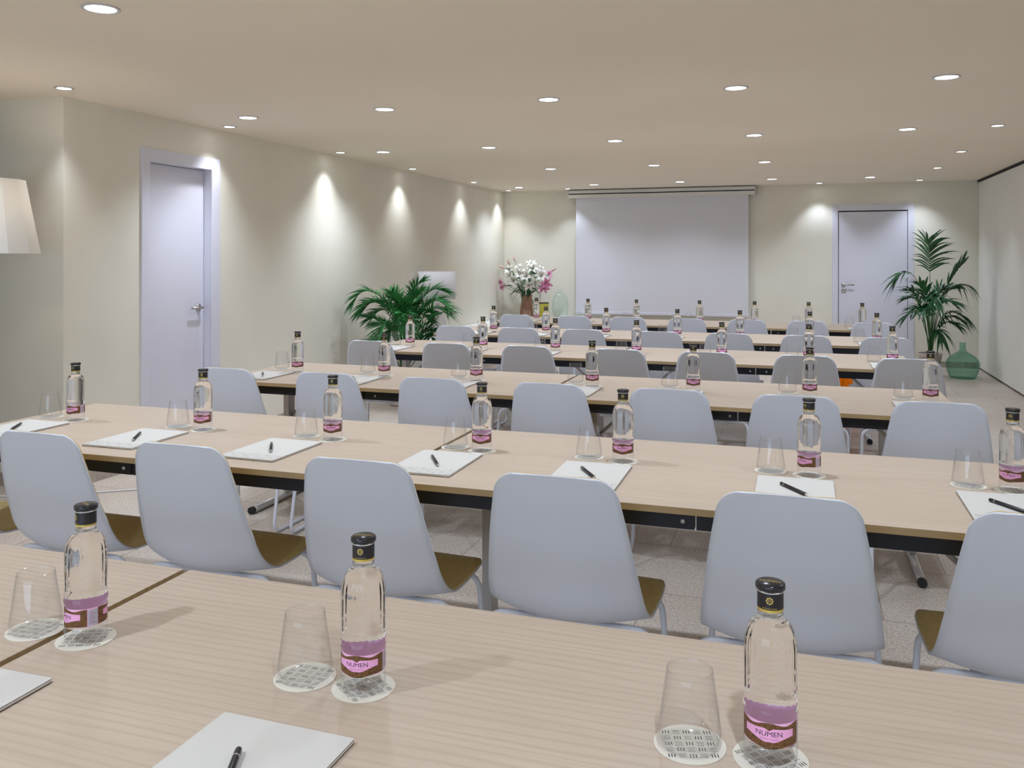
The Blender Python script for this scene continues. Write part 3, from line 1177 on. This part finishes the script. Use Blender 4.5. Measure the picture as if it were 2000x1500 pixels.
def put(src, loc, rz, label, group, key):
    if key in SKIP:
        return None
    if src.name in seen:
        return dup(src, loc, rz, label, group)
    seen.add(src.name)
    src.location = loc
    src.rotation_euler = (0, 0, rz)
    src['label'] = label
    src['group'] = group
    return src


coa['category'] = 'coaster'
for r in 'ABCDEF':
    for k, x in enumerate(BX[r]):
        if r == 'A':
            where = ('at the left of the front table', 'in the middle of the front table', 'at the right of the front table')[k]
            who = ('left', 'middle', 'right')[k]
        else:
            where = 'on the %s table row, %s from the left' % (ROWN[r], ORD[k])
        y = BY[r]
        # the label faces the camera, turned a little
        az = math.atan2(-y, -x) + PI / 2 + math.radians(BROT[r][k])
        cz = TT + 0.0002
        gx, gy = x + GDX[r][k], y + GDY[r]
        if r in 'ABC':
            cbx = put(coa, (x, y, cz), random.uniform(0, 6), 'cream coaster under the water bottle %s' % where, 'paper coasters', ('cb', r, k))
            cgx = put(coa, (gx, gy, cz), random.uniform(-.3, .3), 'cream coaster under the drinking glass %s' % where, 'paper coasters', ('cg', r, k))
            oz = TT + 0.0018
        else:
            oz = TT + 0.0004
        put(bot, (x, y, oz), az, 'clear water bottle with black cap %s' % where, 'water bottles on the tables', ('b', r, k))
        put(tum, (gx, gy, oz), random.uniform(0, 3), 'empty clear tapered drinking glass %s' % where, 'drinking glasses on the tables', ('g', r, k))
        if k < len(PX[r]):
            px = PX[r][k]
            if r == 'A':
                where = ('at the left edge of the front table', 'below the middle bottle of the front table')[k]
            put(pad, (px, PY[r], TT + 0.0003), random.uniform(-.015, .015), 'cream notepad lying %s' % where, 'notepads on the tables', ('p', r, k))
            if not (r == 'A' and k == 0):
                a = math.radians(33 + random.uniform(-3, 3))
                pl = (px, PY[r] - 0.005, TT + 0.0066)
                if r == 'A':
                    pl = (-0.664, 0.893, TT + 0.0066); a = math.radians(24)
                put(pen, pl, a, 'slim black pen on the notepad %s' % where, 'pens on the notepads', ('n', r, k))

# ================================================================== LEFT WALL BENCH, LAMP, PLANT
BZ = 0.50
bench = thing('wall_bench', 'low white wall bench along the left wall under the table lamp', 'bench', (XL + 0.21, 10.2, 0))
bm = bmesh.new(); box(bm, -0.205, 0.20, -1.85, 1.35, BZ - 0.04, BZ)
obj('bench_top', bm, M['bench'], bench, bevel=0.003)
for yy in (-1.6, -0.1, 1.2):
    bm = bmesh.new(); box(bm, -0.19, 0.15, yy - 0.02, yy + 0.02, 0, BZ - 0.04)
    obj('bench_support', bm, M['bench'], bench)
b2 = thing('wall_bench', 'low white bench on the back wall carrying the flower vase', 'bench', (-3.15, YB - 0.21, 0))
bm = bmesh.new(); box(bm, -0.78, 0.55, -0.20, 0.195, BZ - 0.04, BZ)
obj('bench_top', bm, M['bench'], b2, bevel=0.003)
for xx in (-0.35, 0.45):
    bm = bmesh.new(); box(bm, xx - 0.02, xx + 0.02, -0.17, 0.18, 0, BZ - 0.04)
    obj('bench_support', bm, M['bench'], b2)

tl = thing('table_lamp', 'table lamp with white drum shade and glass base behind the palm', 'lamp', (-3.915, 9.05, BZ + 0.001))
bm = bmesh.new()
lathe(bm, [(0, 0.0), (0.115, 0.0), (0.135, 0.02), (0.125, 0.08), (0.10, 0.17), (0.065, 0.27), (0.03, 0.345), (0.018, 0.39), (0.018, 0.43), (0, 0.43)], 40)
obj('lamp_base', bm, M['clear'], tl)
bm = bmesh.new()
tube(bm, [(0, 0, 0.43), (0, 0, 0.52)], 0.010, 12)
obj('lamp_stem', bm, M['steel'], tl)
bm = bmesh.new()
lathe(bm, [(0.212, 0.415), (0.212, 0.725), (0.209, 0.725), (0.209, 0.415)], 56, close=True)
for a in range(3):
    aa = 2 * PI * a / 3
    tube(bm, [(0, 0, 0.515), (0.21 * math.cos(aa), 0.21 * math.sin(aa), 0.515)], 0.003, 6)
obj('lamp_shade', bm, simple('white_drum_fabric', (0.84, 0.84, 0.89), 0.8, spec=0.1), tl)


def blade(bm, p, d, side, length, width, droop, mi=0, segs=4, fold=0.25):
    """One narrow pointed leaflet."""
    d = d.normalized()
    side = (side - d * side.dot(d)).normalized()
    prevs = None
    for i in range(segs + 1):
        t = i / segs
        w = width * math.sin(PI * min(1, 0.18 + 0.82 * t) ** 0.8) if t < 1 else 0.0005
        w = max(w, 0.0006)
        c = p + d * (length * t) + Vector((0, 0, -droop * length * t * t))
        up = side.cross(d).normalized()
        a = bm.verts.new(c - side * w / 2 + up * w * fold * .5)
        m_ = bm.verts.new(c)
        b = bm.verts.new(c + side * w / 2 + up * w * fold * .5)
        if prevs:
            f = bm.faces.new([prevs[0], prevs[1], m_, a]); f.material_index = mi
            f = bm.faces.new([prevs[1], prevs[2], b, m_]); f.material_index = mi
        prevs = (a, m_, b)


pl = thing('areca_palm', 'bushy green palm in a pot by the left wall, in front of the lamp', 'plant', (-3.55, 7.42, 0))
bm = bmesh.new()
lathe(bm, [(0, 0.0), (0.11, 0.0), (0.125, 0.02), (0.15, 0.26), (0.155, 0.27), (0.155, 0.30), (0.140, 0.30), (0.138, 0.27), (0, 0.268)], 36)
obj('plant_pot', bm, M['potp'], pl)
bm = bmesh.new(); lathe(bm, [(0, 0.272), (0.136, 0.270)], 24)
obj('soil', bm, M['soil'], pl)
def leafy(P, start, pairs, llen, lwid, ldroop, lang, rr, vee=0.25):
    """A palm frond along the given rachis points."""
    bm = bmesh.new()
    pts = [Vector(p) for p in catmull(P, 5)]
    n = len(pts) - 1
    tube(bm, pts, rr, 6, 1, rr * 0.3)
    for k in range(pairs):
        t = start + (1 - start) * (k + 0.5) / pairs
        f = t * n
        i = min(int(f), n - 1)
        q = pts[i].lerp(pts[i + 1], f - i)
        d = (pts[i + 1] - pts[i]).normalized()
        h = Vector((pts[-1].x - pts[0].x, pts[-1].y - pts[0].y, 0)).normalized()
        side = Vector((-h.y, h.x, 0))
        side = (side - d * side.dot(d)).normalized()
        up = d.cross(side)
        if up.z < 0:
            up = -up
        u = (t - start) / (1 - start)
        ll = llen * (0.50 + 0.75 * math.sin(PI * (0.14 + 0.76 * u))) * random.uniform(.88, 1.1)
        for sd in (-1, 1):
            an = math.radians(lang * (1 - 0.5 * u) + random.uniform(-8, 8))
            blade(bm, q, d * math.cos(an) + side * sd * math.sin(an) + up * vee * random.uniform(.6, 1.3), d, ll, lwid * random.uniform(.85, 1.1), ldroop * random.uniform(.6, 1.4), segs=5)
    blade(bm, pts[-1], pts[-1] - pts[-2], Vector((1, 0, 0)), llen * .6, lwid, ldroop)
    return bm


pl.rotation_euler = (0, 0, YAW)
B = (0, 0, .27)
AR = [[B, (-.06, 0, .7), (-.17, -.02, .98), (-.30, -.03, 1.06), (-.40, -.03, 1.03), (-.47, -.03, .95)],
      [B, (-.08, .08, .7), (-.2, .10, .93), (-.33, .12, .95), (-.41, .12, .87)],
      [B, (.04, 0, .75), (.07, 0, 1.0), (.12, 0, 1.10), (.17, 0, 1.16)],
      [B, (0, -.05, .7), (-.02, -.1, .92), (-.06, -.15, 1.02), (-.1, -.18, 1.05)],
      [B, (-.03, .05, .7), (-.08, .1, .98), (-.14, .15, 1.06)],
      [B, (.06, .02, .7), (.16, .04, .95), (.28, .05, 1.07), (.38, .06, 1.05)],
      [B, (.05, -.03, .65), (.17, -.06, .86), (.30, -.08, .98), (.43, -.1, .96), (.47, -.1, .92)],
      [B, (-.06, -.02, .55), (-.15, -.05, .72), (-.25, -.08, .81), (-.32, -.1, .82)],
      [B, (-.08, -.03, .48), (-.18, -.06, .6), (-.27, -.08, .62), (-.33, -.1, .56)],
      [B, (.06, -.03, .52), (.16, -.06, .7), (.27, -.1, .8), (.35, -.1, .83)],
      [B, (.08, 0, .5), (.18, -.02, .66), (.28, -.03, .70), (.35, -.04, .66)],
      [B, (.07, -.03, .42), (.17, -.06, .54), (.25, -.08, .56), (.31, -.1, .5)],
      [B, (.02, -.1, .6), (.03, -.22, .83), (.04, -.32, .88), (.05, -.39, .82)],
      [B, (-.05, -.1, .55), (-.09, -.22, .73), (-.12, -.31, .78), (-.15, -.38, .72)],
      [B, (.03, .12, .65), (.08, .22, .93), (.1, .29, 1.0)],
      [B, (.01, 0, .6), (.03, -.02, .85), (.06, -.04, .98), (.12, -.06, 1.02)],
      [B, (-.03, -.02, .6), (-.07, -.04, .83), (-.13, -.06, .96), (-.20, -.07, .98)],
      [B, (.03, -.04, .58), (.09, -.07, .80), (.17, -.1, .90), (.25, -.12, .88)]]
for P in AR + [[(x * .86 + .02 * (i > 0), y * .8 + (.08 if n % 2 else -.07) * (i > 1), z * (1 if i == 0 else .93)) for i, (x, y, z) in enumerate(P)] for n, P in enumerate(AR)]:
    P = [(min(x, .40 if z > .86 else .28), max(y, -.30), z) for x, y, z in P]
    P = [tuple(c + (random.uniform(-.015, .015) if i > 1 else random.uniform(-.02, .02) * (k < 2)) for k, c in enumerate(p)) for i, p in enumerate(P)]
    obj('frond', leafy(P, 0.36, 26, 0.165, 0.0135, 0.30, 54, 0.005, 0.36), [M['areca'], M['stem']], pl)

kp = thing('kentia_palm', 'tall dark green palm in a pale pot in the back right corner', 'plant', (1.43, 11.2, 0))
bm = bmesh.new()
lathe(bm, [(0, 0.0), (0.085, 0.0), (0.10, 0.02), (0.125, 0.22), (0.132, 0.225), (0.132, 0.265), (0.118, 0.265), (0.115, 0.23), (0, 0.23)], 36)
obj('plant_pot', bm, M['potp'], kp)
bm = bmesh.new(); lathe(bm, [(0, 0.235), (0.114, 0.232)], 24)
obj('soil', bm, M['soil'], kp)
B = (0, 0, .24)
#     rachis points, leaf start, pairs, leaflet length, width, droop, angle
KE = [([B, (0, .01, .8), (0, 0, 1.14), (-.01, -.03, 1.40), (-.03, -.06, 1.58)], .56, 16, .33, .022, .42, 56),
      ([B, (-.03, .02, .7), (-.09, 0, 1.0), (-.19, -.04, 1.18), (-.29, -.07, 1.21), (-.35, -.08, 1.15)], .62, 8, .20, .026, .8, 48),
      ([B, (.07, 0, .7), (.15, -.02, .98), (.23, -.03, 1.15), (.33, -.05, 1.31)], .60, 7, .24, .032, .2, 26),
      ([B, (.09, .02, .7), (.18, .03, .96), (.29, .03, 1.07), (.42, .03, 1.05)], .60, 9, .19, .024, 1.0, 50),
      ([B, (-.05, -.02, .6), (-.11, -.04, .84), (-.19, -.06, .97), (-.25, -.08, 1.0)], .50, 8, .21, .030, .6, 46),
      ([B, (.02, -.05, .6), (.03, -.12, .84), (.02, -.24, .93), (.0, -.34, .86)], .48, 9, .20, .030, .7, 50),
      ([B, (.05, -.02, .6), (.10, -.04, .85), (.18, -.05, .99), (.26, -.06, 1.03)], .50, 9, .21, .030, .5, 46),
      ([B, (-.04, 0, .5), (-.10, -.02, .68), (-.19, -.04, .74), (-.26, -.05, .69)], .50, 8, .18, .026, .7, 48),
      ([B, (.05, 0, .5), (.12, -.02, .68), (.24, -.03, .75), (.36, -.04, .69)], .46, 10, .20, .026, .8, 50),
      ([B, (.05, -.02, .50), (.11, -.04, .64), (.21, -.05, .70), (.32, -.06, .66)], .42, 10, .19, .026, .8, 50),
      ([B, (.03, -.06, .42), (.05, -.13, .54), (.07, -.21, .54), (.08, -.27, .47)], .42, 8, .17, .026, .8, 48),
      ([B, (0, .06, .6), (-.02, .14, .85), (-.04, .22, .97), (-.06, .28, .99)], .50, 8, .20, .030, .6, 46),
      ([B, (.01, -.02, .55), (.03, -.05, .76), (.07, -.12, .88), (.10, -.20, .90)], .48, 9, .20, .032, .6, 46),
      ([B, (-.02, -.03, .52), (-.05, -.08, .72), (-.08, -.16, .80), (-.11, -.22, .78)], .48, 8, .19, .030, .7, 46),
      ([B, (.03, .0, .56), (.07, .02, .80), (.09, .03, .92), (.13, .04, 1.0)], .50, 8, .20, .032, .5, 40)]
KE += [([B, (-.04, .03, .55), (-.09, .06, .78), (-.16, .08, .90), (-.23, .09, .90)], .46, 10, .20, .030, .5, 48),
       ([B, (.04, -.04, .56), (.08, -.08, .78), (.15, -.12, .88), (.22, -.15, .86)], .46, 10, .20, .030, .5, 48),
       ([B, (-.01, -.05, .50), (-.04, -.10, .70), (-.10, -.15, .80), (-.17, -.18, .80)], .46, 9, .19, .030, .5, 48),
       ([B, (.02, .04, .60), (.05, .08, .85), (.11, .10, .98), (.18, .11, 1.02)], .48, 9, .20, .030, .4, 44),
       ([B, (-.02, -.04, .58), (-.03, -.08, .82), (-.07, -.12, .98), (-.12, -.14, 1.06)], .48, 9, .22, .030, .4, 44),
       ([B, (.04, -.05, .44), (.10, -.09, .58), (.18, -.12, .64), (.25, -.14, .61)], .44, 9, .18, .028, .6, 48)]
for P, st, pr, ll, lw, dr, la in KE:
    P = [(p[0] + random.uniform(-.03, .03), p[1] + random.uniform(-.03, .03), p[2]) if i < 1 else p for i, p in enumerate(P)]
    obj('frond', leafy(P, st, pr, ll, lw, dr, la, 0.006, 0.3), [M['kentia'], M['stem']], kp)

# ================================================================== GLASS VESSELS
def vessel(bm, prof, n=48, wall=0.004):
    inner = [(max(r - wall, 0.0), z + (wall if i == 0 else 0)) for i, (r, z) in enumerate(prof)]
    lathe(bm, [(0, prof[0][1])] + prof + list(reversed(inner)) + [(0, inner[0][1])], n)


bm = bmesh.new()
vessel(bm, [(0.125, 0.0), (0.140, 0.012), (0.160, 0.06), (0.176, 0.13), (0.177, 0.165), (0.166, 0.205), (0.135, 0.245), (0.085, 0.280), (0.050, 0.300), (0.038, 0.315), (0.034, 0.34), (0.032, 0.375), (0.035, 0.385), (0.035, 0.405)])
o = obj('glass_demijohn', bm, M['green']); o.location = (1.76, 11.1, 0.001)
tag(o, 'squat green glass demijohn on the floor beside the folding partition', 'glass bottle')

dj = thing('glass_demijohn', 'amber glass demijohn on the floor half hidden behind the fifth table row', 'glass bottle', (0.342, 7.78, 0.001))
bm = bmesh.new()
vessel(bm, [(0.10, 0.0), (0.115, 0.012), (0.125, 0.10), (0.128, 0.25), (0.122, 0.42), (0.10, 0.51), (0.06, 0.565), (0.032, 0.595), (0.027, 0.62), (0.027, 0.665)])
obj('glass_body', bm, M['amber'], dj)
bm = bmesh.new()
lathe(bm, [(0, 0.6655), (0.026, 0.6655), (0.033, 0.669), (0.033, 0.69), (0.026, 0.695), (0, 0.695)], 24)
obj('stopper', bm, simple('dark_red_stopper', (0.16, 0.03, 0.015), 0.5), dj)

o = None
bm = bmesh.new()
vessel(bm, [(r * 0.79, z * 0.94) for r, z in [(0.08, 0.0), (0.10, 0.01), (0.135, 0.10), (0.150, 0.20), (0.145, 0.28), (0.115, 0.36), (0.07, 0.405), (0.040, 0.42), (0.032, 0.437), (0.034, 0.452), (0.044, 0.46)]], wall=0.003)
o = obj('glass_jug', bm, M['jug']); o.location = (-3.235, 11.86, BZ + 0.001)
tag(o, 'round pale green glass jug beside the flower vase', 'jug')
bm = bmesh.new()
vessel(bm, [(0.068, 0.0), (0.073, 0.01), (0.073, 0.235), (0.074, 0.24)], wall=0.003)
y0 = obj('glass_body', bm, M['yellow'])
yc = thing('candle_holder', 'yellow glass candle holder with dark rim between vase and jug', 'candle holder', (-3.46, 11.79, BZ + 0.001))
y0.parent = yc
bm = bmesh.new(); lathe(bm, [(0.0745, 0.232), (0.0775, 0.232), (0.0775, 0.246), (0.0745, 0.246)], 40, close=True)
obj('rim', bm, simple('dark_brown_rim', (0.08, 0.05, 0.03), 0.5), yc)

# vase and lilies
VX, VY = -3.715, 11.80
vz = BZ + 0.001
bm = bmesh.new()
N = 48
prof = [(r * 0.82, z) for r, z in [(0.075, 0.0), (0.10, 0.01), (0.115, 0.05), (0.118, 0.10), (0.108, 0.17), (0.092, 0.235), (0.086, 0.28), (0.092, 0.315), (0.108, 0.345)]]
inn = [(r - 0.006, z + (0.006 if i == 0 else 0)) for i, (r, z) in enumerate(prof)]


def wavy(a, r, z):
    return r * (1 + (0.05 * math.cos(7 * a) if z > 0.33 else 0))


lathe(bm, [(0, 0.0)] + prof + list(reversed(inn)) + [(0, 0.006)], N, flute=wavy)
vase = obj('clay_vase', bm, M['terra'])
vase.location = (VX, VY, vz)
tag(vase, 'brown clay vase with wavy rim on the back bench', 'vase')

bq = thing('lily_bouquet', 'bouquet of white and pink lilies standing in the clay vase', 'flowers', (VX, VY, vz))


def rim_pt(c):
    v = Vector((c[0], c[1], 0))
    if v.length > 0.055:
        v = v.normalized() * (0.035 + 0.02 * min(1, v.length / .3))
    return Vector((v.x, v.y, 0.355))


def lily(bm, c, d, size, mi, openn=1.0):
    d = Vector(d).normalized()
    x = d.orthogonal().normalized()
    y = d.cross(x)
    for k in range(6):
        a = 2 * PI * k / 6 + (0.2 if k % 2 else 0)
        rad = x * math.cos(a) + y * math.sin(a)
        tan = -x * math.sin(a) + y * math.cos(a)
        rows = []
        for i in range(6):
            t = i / 5
            out = size * openn * (0.05 + 0.95 * t ** 1.3)
            fwd = size * (0.75 * math.sin(t * PI * 0.62) - 0.25 * t * t)
            w = size * 0.42 * math.sin(PI * (0.1 + 0.88 * t)) * (0.8 if k % 2 else 1.05)
            m_ = c + rad * out + d * fwd
            rows.append((bm.verts.new(m_ - tan * w / 2 + d * w * .12), bm.verts.new(m_), bm.verts.new(m_ + tan * w / 2 + d * w * .12)))
        for A, B in zip(rows[:-1], rows[1:]):
            for q in (0, 1):
                f = bm.faces.new([A[q], A[q + 1], B[q + 1], B[q]]); f.material_index = mi; f.smooth = True
    for k in range(5):
        a = 2 * PI * k / 5
        e = c + d * size * .85 + (x * math.cos(a) + y * math.sin(a)) * size * .16
        tube(bm, [c + d * size * .1, e], size * .012, 5, 1)
        tube(bm, [e - x * size * .04, e + x * size * .04], size * .025, 5, 2)


FL = [((-.155, -.02, .60), (-.4, -.7, .3), .085, 'w'), ((-.20, -.05, .49), (-.6, -.7, -.2), .075, 'w'), ((-.035, -.06, .61), (-.1, -.8, .4), .085, 'w'),
      ((.09, -.04, .68), (.1, -.8, .6), .085, 'w'), ((.16, -.02, .66), (.5, -.6, .5), .08, 'w'), ((.13, -.06, .53), (.1, -.9, -.3), .075, 'w'),
      ((.235, -.06, .515), (.5, -.8, -.1), .095, 'p'), ((-.255, -.04, .52), (-.7, -.6, 0), .07, 'p'), ((-.09, 0, .70), (-.2, -.5, .8), .07, 'w'), ((.25, -.02, .62), (.8, -.4, .5), .06, 'p'),
      ((.03, -.07, .60), (.0, -.9, .2), .095, 'w'), ((-.10, -.07, .55), (-.3, -.9, 0), .095, 'w'), ((.18, -.05, .60), (.4, -.8, .2), .095, 'w'), ((.07, -.04, .74), (.1, -.6, .8), .08, 'w'),
      ((-.17, -.03, .66), (-.4, -.7, .5), .085, 'w'), ((.06, -.07, .50), (.1, -.9, -.4), .085, 'w'), ((.21, -.06, .47), (.4, -.8, -.3), .09, 'p'), ((-.24, -.04, .46), (-.7, -.6, -.2), .07, 'p')]
for c, d, s, kind in FL:
    c = (c[0] * 1.30, c[1] * 1.6, 0.42 + (c[2] - 0.42) * 1.08)
    s *= 1.12
    bm = bmesh.new()
    st = Vector((c[0] * .10, c[1] * .15, 0.22))
    cc = Vector(c)
    tube(bm, fillet([st, rim_pt(cc), cc], .06), 0.0035, 6, 1)
    lily(bm, cc, d, s, 0)
    obj('lily_flower', bm, [M['lilyw' if kind == 'w' else 'lilyp'], M['stem'], M['stamen']], bq)
for c, d in [((-.235, -.02, .70), (-.8, 0, .35)), ((-.12, 0, .78), (-.35, 0, .9)), ((.02, 0, .74), (.0, 0, 1)), ((.26, 0, .66), (.8, 0, .5)), ((-.18, -.02, .74), (-.3, -.1, .9))]:
    c = (c[0] * 1.35, c[1], 0.42 + (c[2] - 0.42) * 1.08)
    bm = bmesh.new()
    st = Vector((c[0] * .10, 0, 0.22)); cc = Vector(c); dd = Vector(d).normalized()
    tube(bm, fillet([st, rim_pt(cc), cc], .06), 0.003, 6, 1)
    n = 8
    pts = [cc + dd * (.11 * i / n) for i in range(n + 1)]
    rings = []
    for i in range(n):
        tube(bm, [pts[i], pts[i + 1]], 0.002 + .015 * math.sin(PI * (i + .2) / (n + .4)), 8, 0, 0.002 + .015 * math.sin(PI * (i + 1.2) / (n + .4)), caps=False)
    obj('lily_bud', bm, [M['bud'], M['stem']], bq)
for i in range(46):
    a = random.uniform(0, 2 * PI)
    r0 = random.uniform(.03, .25)
    z0 = random.uniform(.40, .70)
    p = Vector((math.cos(a) * r0 * 1.15, math.sin(a) * r0 * .45, z0))
    d = Vector((math.cos(a), math.sin(a) * .6, random.uniform(-.5, 1.0)))
    bm = bmesh.new()
    blade(bm, p, d, Vector((0, 0, 1)).cross(d) + Vector((0, 0, .4)), random.uniform(.12, .2), random.uniform(.028, .042), random.uniform(.2, .9), segs=6)
    tube(bm, [Vector((p.x * .1, p.y * .15, .25)), rim_pt(p), p], 0.0025, 5, 1)
    obj('lily_leaf', bm, [M['leafd'], M['stem']], bq)

# ================================================================== FLOOR LAMP, CABLE
fl = thing('floor_lamp', 'floor lamp with large white panelled shade at the left edge', 'lamp', (-4.08, 3.45, 0))
bm = bmesh.new(); lathe(bm, [(0, 0), (0.15, 0), (0.15, 0.012), (0.02, 0.022), (0, 0.022)], 36)
obj('lamp_base', bm, M['foot'], fl)
bm = bmesh.new(); tube(bm, [(0, 0, 0.02), (0, 0, 1.62)], 0.011, 12)
obj('pole', bm, M['foot'], fl)
bm = bmesh.new()
NS = 14
zb, zt, rb, rt_ = 1.41, 1.797, 0.272, 0.200
for s in range(NS):
    a0, a1 = 2 * PI * (s + .35) / NS, 2 * PI * (s + 1.35) / NS
    for r_off, flip in ((0, False), (-0.003, True)):
        q = [bm.verts.new(((rb + r_off) * math.cos(a0), (rb + r_off) * math.sin(a0), zb)), bm.verts.new(((rb + r_off) * math.cos(a1), (rb + r_off) * math.sin(a1), zb)),
             bm.verts.new(((rt_ + r_off) * math.cos(a1), (rt_ + r_off) * math.sin(a1), zt)), bm.verts.new(((rt_ + r_off) * math.cos(a0), (rt_ + r_off) * math.sin(a0), zt))]
        bm.faces.new(q)
for a in range(3):
    aa = 2 * PI * a / 3
    tube(bm, [(0, 0, 1.60), (0.232 * math.cos(aa), 0.232 * math.sin(aa), 1.60)], 0.003, 6)
obj('lamp_shade', bm, M['shade'], fl)

bd = bpy.data.lights.new('lamp_bulb', 'POINT')
bd.energy = 2.4
bd.color = (1.0, 0.90, 0.78)
bd.shadow_soft_size = 0.04
bo = bpy.data.objects.new('lamp_bulb', bd); COL.objects.link(bo); bo.parent = fl
bo.location = (0, 0, 1.66)

pc = thing('power_cable', 'white power cable with black plug on the floor under the second row', 'cable', (0, 0, 0))
bm = bmesh.new()
tube(bm, fillet([(-4.6, 3.75, .006), (-4.2, 3.9, .006), (-3.78, 4.18, .006), (-3.5, 4.36, .006), (-3.30, 4.62, .006), (-3.262, 4.69, .012)], .2, 8), 0.0045, 8)
obj('cord', bm, M['cablew'], pc)
bm = bmesh.new()
tube(bm, [(-3.265, 4.685, .020), (-3.245, 4.715, .020), (-3.215, 4.765, .020)], 0.019, 12, 0, 0.017)
obj('plug', bm, M['rubber'], pc)
bm = bmesh.new()
tube(bm, fillet([(-4.9, 3.70, .006), (-4.5, 3.78, .006), (-4.15, 3.62, .006)], .2, 8), 0.0045, 8)
o = obj('lamp_cord', bm, M['rubber'])
tag(o, 'thin black cable on the floor by the recess skirting', 'cable')

# dim neutral surroundings (the room is closed)
w = bpy.data.worlds.new('world')
SC.world = w
w.use_nodes = True
w.node_tree.nodes['Background'].inputs[0].default_value = (0.5, 0.5, 0.5, 1)
w.node_tree.nodes['Background'].inputs[1].default_value = 0.2
